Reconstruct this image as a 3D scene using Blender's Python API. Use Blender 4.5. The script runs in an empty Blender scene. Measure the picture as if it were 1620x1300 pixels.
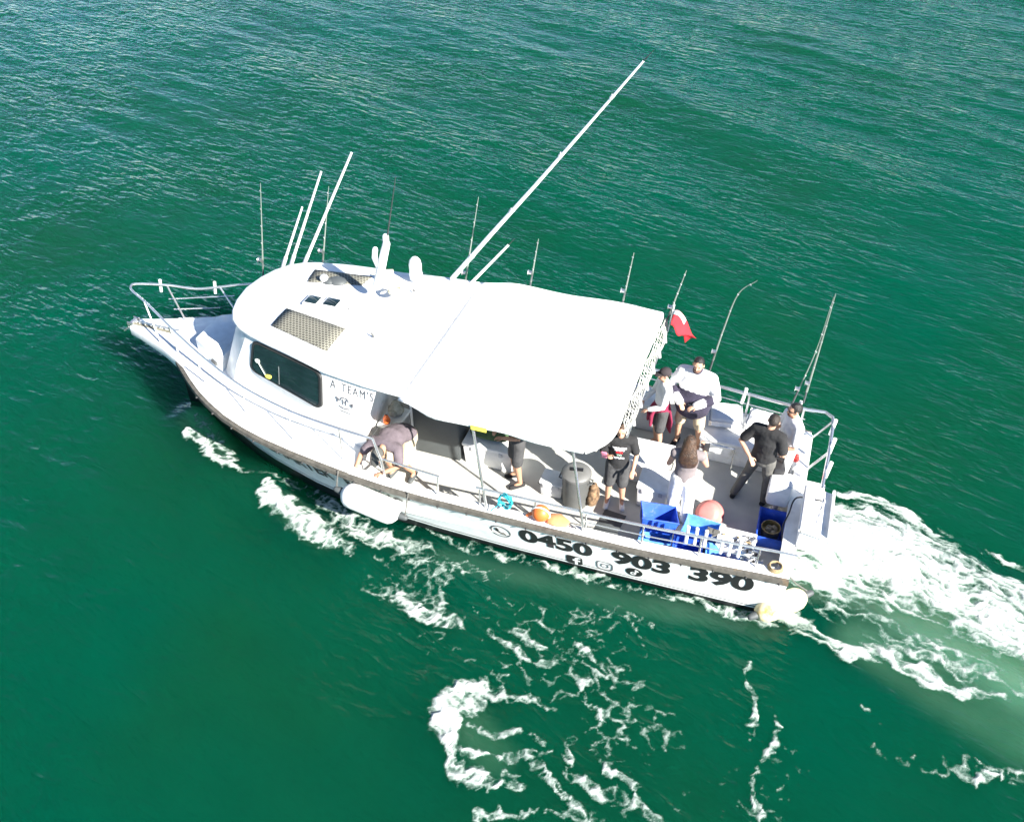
import bpy, bmesh, math, random
import numpy as np
from mathutils import Vector, Matrix, Quaternion
random.seed(7); RNG = np.random.RandomState(11)
R = math.radians
SC = bpy.context.scene
COL = SC.collection

# ------------------------------------------------------------------ camera, sky, sun, exposure
# world frame = boat frame: x towards the bow, y to port, z up, water at z = 0
F_PX, PITCH, YAW = 1450.0, R(40), R(19.345)
_c, _s = math.cos(YAW), math.sin(YAW)
RIGHT = Vector((-_c, -_s, 0)); AWAY = Vector((_s, -_c, 0)); UPZ = Vector((0, 0, 1))
_D, _CX, _CY = 16.644, -1.397, -1.254
def w2b(X, Y, Z):
    dx, dy = X-_CX, Y-_CY
    return Vector((6-dx*_c+dy*_s, -dx*_s-dy*_c, Z))
CAM = w2b(0, -_D*math.cos(PITCH), _D*math.sin(PITCH))
cam_d = bpy.data.cameras.new('camera'); cam = bpy.data.objects.new('camera', cam_d); COL.objects.link(cam)
fw = AWAY*math.cos(PITCH) - UPZ*math.sin(PITCH)
up = RIGHT.cross(fw)
cam.matrix_world = Matrix((( RIGHT.x, up.x, -fw.x, CAM.x), (RIGHT.y, up.y, -fw.y, CAM.y), (RIGHT.z, up.z, -fw.z, CAM.z), (0, 0, 0, 1)))
cam_d.sensor_width = 36; cam_d.sensor_fit = 'HORIZONTAL'; cam_d.lens = F_PX/1620*36
cam_d.clip_start = .1; cam_d.clip_end = 9000
SC.camera = cam
def ray(px, py):
    a = (px-810)/F_PX; b = -(py-650)/F_PX
    return RIGHT*a + up*b + fw
def at(px, py, z=0.0):
    r = ray(px, py); return CAM + r*((z-CAM.z)/r.z)
def aty(px, py, y):
    r = ray(px, py); return CAM + r*((y-CAM.y)/r.y)

SUN_EL = R(32); LDIR = Vector((.88, -.475, 0)).normalized()       # horizontal direction the light travels
world = bpy.data.worlds.new('World'); SC.world = world; world.use_nodes = True
nt = world.node_tree; bg = nt.nodes['Background']
sky = nt.nodes.new('ShaderNodeTexSky'); sky.sky_type = 'NISHITA'; sky.sun_disc = False
sky.sun_elevation = SUN_EL
tosun = -LDIR
sky.sun_rotation = math.atan2(tosun.x, tosun.y)
sky.air_density = 0.75; sky.dust_density = 0.0; sky.ozone_density = 3.0; sky.altitude = 1200
nt.links.new(sky.outputs[0], bg.inputs[0]); bg.inputs[1].default_value = 0.06
sun_d = bpy.data.lights.new('sun', 'SUN'); sun_d.energy = 4.6; sun_d.angle = R(.53); sun_d.color = (1, .955, .88)
sun = bpy.data.objects.new('sun', sun_d); COL.objects.link(sun)
ld = Vector((LDIR.x*math.cos(SUN_EL), LDIR.y*math.cos(SUN_EL), -math.sin(SUN_EL)))
sun.rotation_euler = ld.to_track_quat('-Z', 'Y').to_euler(); sun.location = (0, 0, 30)
vs = SC.view_settings; vs.view_transform = 'Standard'; vs.look = 'None'; vs.exposure = 1.88; vs.gamma = 1.0; vs.use_curve_mapping = False
SC.render.engine = 'CYCLES'

# ------------------------------------------------------------------ materials
MATS = {}
def mat(name, col, rough=.5, metal=0., spec=.5, var=.08, scale=9., bump=0., bscale=60., trans=0., alpha=1., sheen=0., stain=None):
    if name in MATS: return MATS[name]
    m = bpy.data.materials.new(name); m.use_nodes = True
    t = m.node_tree; b = t.nodes['Principled BSDF']
    b.inputs['Roughness'].default_value = rough; b.inputs['Metallic'].default_value = metal
    b.inputs['Specular IOR Level'].default_value = spec; b.inputs['Alpha'].default_value = alpha
    b.inputs['Transmission Weight'].default_value = trans
    tc = t.nodes.new('ShaderNodeTexCoord')
    n = t.nodes.new('ShaderNodeTexNoise'); n.inputs['Scale'].default_value = scale; n.inputs['Detail'].default_value = 5
    t.links.new(tc.outputs['Object'], n.inputs['Vector'])
    r = t.nodes.new('ShaderNodeValToRGB'); r.color_ramp.elements[0].position = .3; r.color_ramp.elements[1].position = .7
    c = list(col)
    r.color_ramp.elements[0].color = [max(0, x*(1-var)) for x in c]+[1]; r.color_ramp.elements[1].color = [min(.95, x*(1+var)) for x in c]+[1]
    t.links.new(n.outputs['Fac'], r.inputs[0])
    out = r.outputs[0]
    if stain:
        n2 = t.nodes.new('ShaderNodeTexNoise'); n2.inputs['Scale'].default_value = stain[1]; n2.inputs['Detail'].default_value = 8; n2.inputs['Roughness'].default_value = .65
        t.links.new(tc.outputs['Object'], n2.inputs['Vector'])
        r2 = t.nodes.new('ShaderNodeValToRGB'); r2.color_ramp.elements[0].position = stain[2]; r2.color_ramp.elements[1].position = stain[2]+.12
        r2.color_ramp.elements[0].color = (0, 0, 0, 1); r2.color_ramp.elements[1].color = (1, 1, 1, 1)
        t.links.new(n2.outputs['Fac'], r2.inputs[0])
        mx = t.nodes.new('ShaderNodeMix'); mx.data_type = 'RGBA'
        t.links.new(r2.outputs[0], mx.inputs[0]); t.links.new(out, mx.inputs[6]); mx.inputs[7].default_value = list(stain[0])+[1]
        out = mx.outputs[2]
    t.links.new(out, b.inputs['Base Color'])
    if bump:
        n3 = t.nodes.new('ShaderNodeTexNoise'); n3.inputs['Scale'].default_value = bscale; n3.inputs['Detail'].default_value = 4
        t.links.new(tc.outputs['Object'], n3.inputs['Vector'])
        bp = t.nodes.new('ShaderNodeBump'); bp.inputs['Strength'].default_value = bump; bp.inputs['Distance'].default_value = .02
        t.links.new(n3.outputs['Fac'], bp.inputs['Height']); t.links.new(bp.outputs[0], b.inputs['Normal'])
    MATS[name] = m; return m
M_white = mat('white_gelcoat', (.80, .80, .78), .28, stain=((.62, .60, .52), 3.2, .62))
M_hull = mat('white_hull', (.78, .79, .78), .25, stain=((.60, .60, .52), 2.2, .64))
M_roof = mat('white_roof', (.80, .80, .78), .4, stain=((.66, .64, .57), 2.6, .62))
M_black = mat('black_paint', (.012, .012, .014), .35)
M_strake = mat('grey_rubber', (.082, .076, .064), .7, var=.3, scale=14, stain=((.22, .145, .07), 1.0, .60), bump=.3)
M_bolt = mat('dark_bolt', (.03, .03, .03), .5)
M_deck = mat('cream_deck', (.47, .465, .425), .75, var=.06, scale=5, bump=.25, bscale=130, stain=((.30, .29, .25), 1.7, .6))
M_steel = mat('stainless', (.62, .62, .62), .25, metal=.85)
M_tube = mat('white_tube', (.78, .78, .76), .35)
M_glass = mat('tinted_glass', (.010, .022, .024), .04, spec=.8, var=.5, scale=2)
M_rubberseal = mat('rubber_seal', (.02, .02, .02), .6)
M_fabric = mat('awning_fabric', (.80, .80, .78), .85, var=.03, bump=.25, bscale=7)
M_dgrey = mat('dark_grey_vinyl', (.062, .070, .072), .6, var=.12, scale=3, bump=.15, bscale=12)
M_greyp = mat('grey_plastic', (.085, .088, .085), .55, bump=.2)
M_lgrey = mat('light_grey_plastic', (.5, .51, .53), .5)
M_esky = mat('cooler_white', (.74, .75, .74), .4, stain=((.5, .48, .4), 5, .66))
M_blue = mat('blue_plastic', (.022, .085, .50), .4, var=.25, scale=6, stain=((.12, .17, .42), 7, .58))
M_blue2 = mat('light_blue_plastic', (.10, .29, .68), .45, var=.25, scale=6, stain=((.25, .38, .6), 7, .58))
M_green = mat('green_canvas', (.045, .085, .035), .9, var=.25, bump=.4, bscale=18)
M_orange = mat('orange_plastic', (.75, .16, .035), .45)
M_red = mat('red_plastic', (.55, .03, .025), .4)
M_pink = mat('pink_bucket', (.58, .19, .165), .5)
M_teal = mat('teal_rope', (.02, .30, .36), .8, var=.35, scale=40)
M_rope = mat('tan_rope', (.32, .24, .13), .9, var=.3, scale=40)
M_wood = mat('stained_wood', (.18, .12, .06), .7, var=.3)
M_skin = mat('skin', (.52, .30, .20), .55, var=.06, spec=.35)
M_skin2 = mat('skin_tan', (.42, .23, .145), .55, var=.06, spec=.35)
M_hairb = mat('black_hair', (.012, .010, .009), .45, bump=.6, bscale=90)
M_hairbr = mat('brown_hair', (.055, .028, .014), .42, var=.5, scale=22, bump=.8, bscale=70)
M_eye = mat('dark_eye', (.01, .008, .007), .2)
M_lip = mat('lip', (.33, .11, .09), .5)
M_blackcloth = mat('black_cloth', (.018, .018, .019), .9, var=.25, bump=.9, bscale=11)
M_greycloth = mat('grey_cloth', (.105, .102, .092), .9, var=.18, bump=.9, bscale=11)
M_dgcloth = mat('charcoal_cloth', (.055, .055, .056), .9, var=.2, bump=.9, bscale=11)
M_whitecloth = mat('white_cloth', (.76, .76, .76), .9, var=.05, bump=.9, bscale=11)
M_navy = mat('navy_fleece', (.030, .026, .048), .95, var=.2, bump=.5, bscale=40)
M_beige = mat('beige_cloth', (.46, .38, .26), .9, var=.1, bump=.9, bscale=11)
M_maroon = mat('maroon_cloth', (.20, .012, .045), .9, var=.2, bump=.9, bscale=11)
M_mauve = mat('faded_purple_cloth', (.115, .092, .105), .92, var=.2, bump=.9, bscale=11)
M_yellow = mat('yellow', (.75, .68, .10), .6)
M_fend = mat('fender_white', (.78, .77, .74), .45, var=.04, stain=((.55, .42, .2), 2.6, .64))
M_fendy = mat('fender_yellowed', (.66, .57, .36), .5, stain=((.60, .34, .05), 3.0, .50))
M_flagred = mat('flag_red', (.55, .015, .025), .85, var=.15)
M_net = mat('netting_cord', (.42, .42, .38), .8, var=.4)
M_carbon = mat('graphite', (.03, .03, .032), .35)
M_cork = mat('cork', (.35, .24, .14), .8)
M_silver = mat('silver_metal', (.6, .6, .6), .28, metal=.9)

# ------------------------------------------------------------------ mesh helpers
def frame_of(d):
    d = Vector(d).normalized()
    a = Vector((0, 0, 1)) if abs(d.z) < .95 else Vector((0, 1, 0))
    u = d.cross(a).normalized(); return u, d.cross(u).normalized()
class MB:
    def __init__(s): s.v = []; s.f = []
    def add(s, vs, fs):
        o = len(s.v); s.v += [tuple(p) for p in vs]; s.f += [tuple(i+o for i in f) for f in fs]; return s
    def box(s, c, size, rz=0, rx=0, ry=0, taper=1.0):
        m = Matrix.Translation(Vector(c)) @ Matrix.Rotation(rz, 4, 'Z') @ Matrix.Rotation(ry, 4, 'Y') @ Matrix.Rotation(rx, 4, 'X')
        x, y, z = [k/2 for k in size]; vs = []
        for sz in (-1, 1):
            k = taper if sz < 0 else 1
            for a, b in ((-1, -1), (1, -1), (1, 1), (-1, 1)): vs.append(m @ Vector((a*x*k, b*y*k, sz*z)))
        return s.add(vs, [(3, 2, 1, 0), (4, 5, 6, 7), (0, 1, 5, 4), (1, 2, 6, 5), (2, 3, 7, 6), (3, 0, 4, 7)])
    def tube(s, path, r, n=8, cap=True, closed=False, sq=None):
        P = [Vector(p) for p in path]; N = len(P)
        rs = r if isinstance(r, (list, tuple)) else [r]*N
        vs = []; u = None
        for i, p in enumerate(P):
            if closed: d = (P[(i+1) % N]-P[i-1])
            else: d = P[min(i+1, N-1)]-P[max(i-1, 0)]
            if d.length < 1e-9: d = Vector((0, 0, 1))
            d.normalize()
            if u is None: u, w = frame_of(d)
            else:
                u = (u-d*u.dot(d)).normalized(); w = d.cross(u)
            for k in range(n):
                a = 2*math.pi*k/n
                vs.append(p+(u*math.cos(a)+w*math.sin(a))*rs[i])
        fs = []
        for i in range(N if closed else N-1):
            j = (i+1) % N
            for k in range(n):
                k2 = (k+1) % n
                fs.append((i*n+k, i*n+k2, j*n+k2, j*n+k))
        if cap and not closed: fs += [tuple(range(n-1, -1, -1)), tuple((N-1)*n+k for k in range(n))]
        return s.add(vs, fs)
    def ell(s, path, radii, side, n=14):
        """loft of ellipses with rounded ends; radii (r_side, r_other)"""
        P = [Vector(p) for p in path]; S = Vector(side).normalized(); vs = []; N = 0
        def ring(p, d, a, b):
            nonlocal N
            sd = (S-d*S.dot(d)).normalized(); o = d.cross(sd)
            for k in range(n):
                t = 2*math.pi*k/n; vs.append(p+sd*math.cos(t)*a+o*math.sin(t)*b)
            N += 1
        d0 = (P[1]-P[0]).normalized(); d1 = (P[-1]-P[-2]).normalized()
        for f in (.15, .6, .9):
            h = math.sqrt(1-f*f)*min(radii[0]); ring(P[0]-d0*h, d0, radii[0][0]*f, radii[0][1]*f)
        for i, p in enumerate(P):
            ring(p, (P[min(i+1, len(P)-1)]-P[max(i-1, 0)]).normalized(), *radii[i])
        for f in (.9, .6, .15):
            h = math.sqrt(1-f*f)*min(radii[-1]); ring(P[-1]+d1*h, d1, radii[-1][0]*f, radii[-1][1]*f)
        fs = [tuple(range(n-1, -1, -1)), tuple((N-1)*n+k for k in range(n))]
        for i in range(N-1):
            for k in range(n): fs.append((i*n+k, i*n+(k+1) % n, (i+1)*n+(k+1) % n, (i+1)*n+k))
        return s.add(vs, fs)
    def cap(s, path, rs, n=10):
        P = [Vector(p) for p in path]
        return s.ell(P, [(r, r) for r in rs], frame_of(P[-1]-P[0])[0], n)
    def sph(s, c, r, n=12, m=8, rot=None):
        c = Vector(c); r = r if isinstance(r, (tuple, list)) else (r, r, r); vs = []; fs = []
        for i in range(m+1):
            a = math.pi*i/m
            for k in range(n):
                b = 2*math.pi*k/n
                p = Vector((r[0]*math.sin(a)*math.cos(b), r[1]*math.sin(a)*math.sin(b), r[2]*math.cos(a)))
                vs.append(c+(rot @ p if rot else p))
        for i in range(m):
            for k in range(n): fs.append((i*n+k, (i+1)*n+k, (i+1)*n+(k+1) % n, i*n+(k+1) % n))
        return s.add(vs, fs)
    def lathe(s, prof, c=(0, 0, 0), n=20, rot=None):
        c = Vector(c); vs = []; fs = []
        for r, z in prof:
            for k in range(n):
                b = 2*math.pi*k/n; p = Vector((r*math.cos(b), r*math.sin(b), z)); vs.append(c+(rot @ p if rot else p))
        for i in range(len(prof)-1):
            for k in range(n): fs.append((i*n+k, i*n+(k+1) % n, (i+1)*n+(k+1) % n, (i+1)*n+k))
        fs += [tuple(range(n-1, -1, -1)), tuple((len(prof)-1)*n+k for k in range(n))]
        return s.add(vs, fs)
    def grid(s, pts):
        """pts: list of rows of points"""
        nr, nc = len(pts), len(pts[0]); o = [p for r in pts for p in r]
        return s.add(o, [(i*nc+j, i*nc+j+1, (i+1)*nc+j+1, (i+1)*nc+j) for i in range(nr-1) for j in range(nc-1)])
    def torus(s, c, R_, r, n=24, m=8, rot=None):
        c = Vector(c); P = []
        for k in range(n):
            a = 2*math.pi*k/n; p = Vector((R_*math.cos(a), R_*math.sin(a), 0)); P.append(c+(rot @ p if rot else p))
        return s.tube(P, r, m, closed=True)
    def mesh(s, name):
        me = bpy.data.meshes.new(name); me.from_pydata([tuple(v) for v in s.v], [], s.f); me.validate(); me.update(); return me
    def build(s, name, m, parent=None, smooth=True, bevel=0, solid=0, sub=0, loc=None):
        me = s.mesh(name); bm = bmesh.new(); bm.from_mesh(me)
        bmesh.ops.remove_doubles(bm, verts=bm.verts, dist=1e-5)
        if bevel: bmesh.ops.bevel(bm, geom=[e for e in bm.edges if len(e.link_faces) == 2 and e.calc_face_angle(0) > .6], offset=bevel, segments=2, affect='EDGES', profile=.5)
        bmesh.ops.recalc_face_normals(bm, faces=bm.faces)
        bm.to_mesh(me); bm.free()
        o = bpy.data.objects.new(name, me); COL.objects.link(o); me.materials.append(m)
        if smooth:
            me.shade_smooth()
            try: me.set_sharp_from_angle(angle=R(38))
            except Exception: pass
        if solid:
            md = o.modifiers.new('solid', 'SOLIDIFY'); md.thickness = solid; md.offset = 0
        if sub:
            md = o.modifiers.new('sub', 'SUBSURF'); md.levels = sub; md.render_levels = sub
        if parent: o.parent = parent
        if loc is not None: o.location = loc
        return o
def thing(name, label, cat, group=None, loc=(0, 0, 0)):
    o = bpy.data.objects.new(name, None); o.empty_display_size = .2; COL.objects.link(o); o.location = loc
    return tag(o, label, cat, group)
def tag(o, label, cat, group=None):
    o['label'] = label; o['category'] = cat
    if group: o['group'] = group
    return o
def link_mesh(name, me, m, parent=None):
    o = bpy.data.objects.new(name, me); COL.objects.link(o)
    if m and not me.materials: me.materials.append(m)
    if parent: o.parent = parent
    return o
def copy_tree(o, parent=None):
    c = o.copy(); COL.objects.link(c); c.parent = parent
    for ch in list(o.children): copy_tree(ch, c)
    return c

# ------------------------------------------------------------------ numpy noise
def vnoise(x, y, seed=0):
    xi = np.floor(x).astype(np.int64); yi = np.floor(y).astype(np.int64); xf = x-xi; yf = y-yi
    def h(a, b):
        n = (a*374761393+b*668265263+seed*974634637) & 0xffffffff
        n = ((n ^ (n >> 13))*1274126177) & 0xffffffff
        return ((n ^ (n >> 16)) & 0xffff)/65535.
    u = xf*xf*(3-2*xf); v = yf*yf*(3-2*yf)
    return (h(xi, yi)*(1-u)+h(xi+1, yi)*u)*(1-v)+(h(xi, yi+1)*(1-u)+h(xi+1, yi+1)*u)*v
def fbm(x, y, oct=4, seed=0):
    s = 0; a = .5; t = 0
    for i in range(oct):
        s = s+a*vnoise(x*2**i+i*17.3, y*2**i-i*9.1, seed+i); t += a; a *= .5
    return s/t
def worley(x, y, seed=0):
    xi = np.floor(x).astype(np.int64); yi = np.floor(y).astype(np.int64)
    f1 = np.full(x.shape, 9.); f2 = np.full(x.shape, 9.)
    def h(a, b, k):
        n = (a*374761393+b*668265263+(seed+k)*974634637) & 0xffffffff
        n = ((n ^ (n >> 13))*1274126177) & 0xffffffff
        return ((n ^ (n >> 16)) & 0xffff)/65535.
    for i in (-1, 0, 1):
        for j in (-1, 0, 1):
            a, b = xi+i, yi+j
            d = np.hypot(a+h(a, b, 1)-x, b+h(a, b, 2)-y)
            f2 = np.minimum(f2, np.maximum(f1, d)); f1 = np.minimum(f1, d)
    return f1, f2
def sstep(a, b, x):
    t = np.clip((x-a)/(b-a), 0, 1); return t*t*(3-2*t)
def strokes(x, y, S):
    """S: list of polylines [(px,py,width_m,strength)...] on the water plane; max of soft bands"""
    out = np.zeros(x.shape)
    for pl in S:
        Q = [(at(a, b, 0), w, k) for a, b, w, k in pl]
        for (p, w0, k0), (q, w1, k1) in zip(Q[:-1], Q[1:]):
            dx, dy = q.x-p.x, q.y-p.y; L = dx*dx+dy*dy+1e-9
            t = np.clip(((x-p.x)*dx+(y-p.y)*dy)/L, 0, 1)
            d = np.hypot(x-p.x-t*dx, y-p.y-t*dy)/(w0+(w1-w0)*t)
            out = np.maximum(out, (k0+(k1-k0)*t)*(1-sstep(.25, 1., d)))
    return out
# aerated pale water (air bubbles under the surface)
AER = [[(1250, 900, .5, 1), (1400, 930, .9, 1), (1520, 1000, 1.1, .95), (1700, 1090, 1.3, .9)],
       [(1360, 1010, .5, .42), (1500, 1080, .8, .38), (1640, 1150, 1.0, .3)],
       [(310, 660, .35, .45), (355, 710, .3, .4)], [(700, 880, .25, .12), (1000, 955, .3, .16), (1190, 985, .3, .2)],
       [(730, 1130, .4, .25), (780, 1200, .4, .2)], [(450, 800, .3, .3), (520, 855, .3, .3)]]
def swell(x, y):
    w = np.random.RandomState(5); h = np.zeros(x.shape)
    gust = .45+1.1*fbm(x*.13, y*.16, 3, 31)
    for i in range(26):
        lam = .5*2.0**(w.rand()*1.7); ang = R(74)+w.randn()*R(20)
        k = 2*math.pi/lam; a = .0026*lam**1.1
        ph = w.rand()*6.28; kx, ky = math.cos(ang)*k, math.sin(ang)*k
        h = h+a*gust*np.sin(kx*x+ky*y+ph+1.3*np.sin(.31*x+.7*i)+.9*np.sin(.23*y+i))
    for i in range(5):
        lam = 3.5+w.rand()*4; ang = R(70)+w.randn()*R(35); k = 2*math.pi/lam
        h = h+.014*np.sin(math.cos(ang)*k*x+math.sin(ang)*k*y+w.rand()*6.28)
    return h
def bow_wave(x, y):
    s = strokes(x, y, [[(300, 660, .5, .10), (345, 740, .5, .11), (420, 800, .5, .09)], [(415, 755, .5, .10), (470, 835, .5, .10), (560, 885, .5, .06)],
                       [(700, 1080, .5, .05), (690, 1150, .5, .06), (760, 1240, .5, .05)], [(1270, 850, .7, .13), (1400, 880, .9, .10), (1620, 1000, 1.2, .05)]])
    return s
def wh(x, y): return swell(x, y)+bow_wave(x, y)

# ------------------------------------------------------------------ water
def build_water():
    X0, X1, Y0, Y1, st = -30., 46., -48., 14., .125
    nx = int((X1-X0)/st)+1; ny = int((Y1-Y0)/st)+1
    xs = np.linspace(X0, X1, nx); ys = np.linspace(Y0, Y1, ny)
    gx, gy = np.meshgrid(xs, ys)
    edge = sstep(0, 4, np.minimum(np.minimum(gx-X0, X1-gx), np.minimum(gy-Y0, Y1-gy)))
    gz = wh(gx, gy)*edge
    v = np.stack([gx, gy, gz], -1).reshape(-1, 3)
    idx = np.arange(nx*ny).reshape(ny, nx)
    q = np.stack([idx[:-1, :-1], idx[:-1, 1:], idx[1:, 1:], idx[1:, :-1]], -1).reshape(-1, 4)
    B = 6000.
    ov = np.array([[-B, -B, 0], [X0, -B, 0], [X1, -B, 0], [B, -B, 0], [-B, Y0, 0], [X0, Y0, 0], [X1, Y0, 0], [B, Y0, 0], [-B, Y1, 0], [X0, Y1, 0], [X1, Y1, 0], [B, Y1, 0], [-B, B, 0], [X0, B, 0], [X1, B, 0], [B, B, 0]], float)
    o = len(v); oq = [(0, 1, 5, 4), (1, 2, 6, 5), (2, 3, 7, 6), (4, 5, 9, 8), (6, 7, 11, 10), (8, 9, 13, 12), (9, 10, 14, 13), (10, 11, 15, 14)]
    allv = np.vstack([v, ov]); allq = np.vstack([q, np.array(oq)+o])
    me = bpy.data.meshes.new('water')
    me.vertices.add(len(allv)); me.vertices.foreach_set('co', allv.ravel())
    me.loops.add(len(allq)*4); me.loops.foreach_set('vertex_index', allq.ravel().astype(np.int32))
    me.polygons.add(len(allq)); me.polygons.foreach_set('loop_start', np.arange(0, len(allq)*4, 4, dtype=np.int32))
    me.update(); me.validate(); me.shade_smooth()
    aer = np.zeros(len(allv)); a = strokes(gx, gy, AER)
    wx = gx+.5*(fbm(gx*1.1, gy*1.1, 3, 3)-.5); a = np.clip(a*(.55+.9*fbm(gx*1.4, gy*1.4, 4, 9)), 0, 1)
    aer[:nx*ny] = a.ravel()
    at_ = me.attributes.new('aerated', 'FLOAT', 'POINT'); at_.data.foreach_set('value', aer.astype(np.float32))
    m = bpy.data.materials.new('sea_water'); m.use_nodes = True; t = m.node_tree; b = t.nodes['Principled BSDF']
    L = t.links.new; N = t.nodes.new
    geo = N('ShaderNodeNewGeometry')
    # colour: deep green with slow drifts, paler where bubbles hang under the surface
    n1 = N('ShaderNodeTexNoise'); n1.inputs['Scale'].default_value = .16; n1.inputs['Detail'].default_value = 3; L(geo.outputs['Position'], n1.inputs['Vector'])
    r1 = N('ShaderNodeValToRGB'); r1.color_ramp.elements[0].position = .35; r1.color_ramp.elements[1].position = .66
    r1.color_ramp.elements[0].color = (.0000, .055, .0285, 1); r1.color_ramp.elements[1].color = (.0020, .049, .0195, 1); L(n1.outputs['Fac'], r1.inputs[0])
    aa = N('ShaderNodeAttribute'); aa.attribute_name = 'aerated'
    mx = N('ShaderNodeMix'); mx.data_type = 'RGBA'; L(aa.outputs['Fac'], mx.inputs[0]); L(r1.outputs[0], mx.inputs[6]); mx.inputs[7].default_value = (.085, .25, .15, 1)
    L(mx.outputs[2], b.inputs['Base Color'])
    b.inputs['Roughness'].default_value = .05; b.inputs['IOR'].default_value = 1.333
    b.inputs['Subsurface Weight'].default_value = 1.0; b.inputs['Subsurface Radius'].default_value = (.35, 1.0, .8); b.inputs['Subsurface Scale'].default_value = 11.0
    b.inputs['Specular IOR Level'].default_value = .25; b.inputs['Specular Tint'].default_value = (.80, .95, 1, 1)
    # fine wind ripples, stronger in gust patches
    def ripple(rot, sc, scale, detail, dist, sharp):
        mr = N('ShaderNodeMapping'); mr.inputs['Rotation'].default_value = (0, 0, R(rot)); L(geo.outputs['Position'], mr.inputs['Vector'])
        ms = N('ShaderNodeMapping'); ms.inputs['Scale'].default_value = (sc[0], sc[1], 1); L(mr.outputs[0], ms.inputs['Vector'])
        n = N('ShaderNodeTexNoise'); n.inputs['Scale'].default_value = scale; n.inputs['Detail'].default_value = detail; n.inputs['Roughness'].default_value = .5; n.inputs['Distortion'].default_value = dist; L(ms.outputs[0], n.inputs['Vector'])
        if not sharp: return n.outputs['Fac']
        s1 = N('ShaderNodeMath'); s1.operation = 'SUBTRACT'; L(n.outputs['Fac'], s1.inputs[0]); s1.inputs[1].default_value = .5
        s2 = N('ShaderNodeMath'); s2.operation = 'ABSOLUTE'; L(s1.outputs[0], s2.inputs[0])
        s3 = N('ShaderNodeMath'); s3.operation = 'MULTIPLY'; L(s2.outputs[0], s3.inputs[0]); s3.inputs[1].default_value = -1.6
        return s3.outputs[0]
    fa = ripple(17, (.95, 2.5), 1.0, 2, .5, True); fb = ripple(9, (2.0, 5.0), 1.0, 2, .3, False); fc = ripple(28, (3.6, 8.5), 1.0, 2, .2, False)
    g = N('ShaderNodeTexNoise'); g.inputs['Scale'].default_value = .22; g.inputs['Detail'].default_value = 3; L(geo.outputs['Position'], g.inputs['Vector'])
    gr = N('ShaderNodeMapRange'); gr.inputs[1].default_value = .38; gr.inputs[2].default_value = .64; gr.inputs[3].default_value = .35; gr.inputs[4].default_value = 1.0; L(g.outputs['Fac'], gr.inputs[0])
    a1 = N('ShaderNodeMath'); a1.operation = 'MULTIPLY_ADD'; L(fb, a1.inputs[0]); a1.inputs[1].default_value = .8; L(fa, a1.inputs[2])
    ad = N('ShaderNodeMath'); ad.operation = 'MULTIPLY_ADD'; L(fc, ad.inputs[0]); ad.inputs[1].default_value = .35; L(a1.outputs[0], ad.inputs[2])
    bp = N('ShaderNodeBump'); bp.inputs['Distance'].default_value = .095; L(ad.outputs[0], bp.inputs['Height']); L(gr.outputs[0], bp.inputs['Strength'])
    L(bp.outputs[0], b.inputs['Normal'])
    o = link_mesh('water', me, m); o['kind'] = 'structure'
    return o
build_water()

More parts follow.
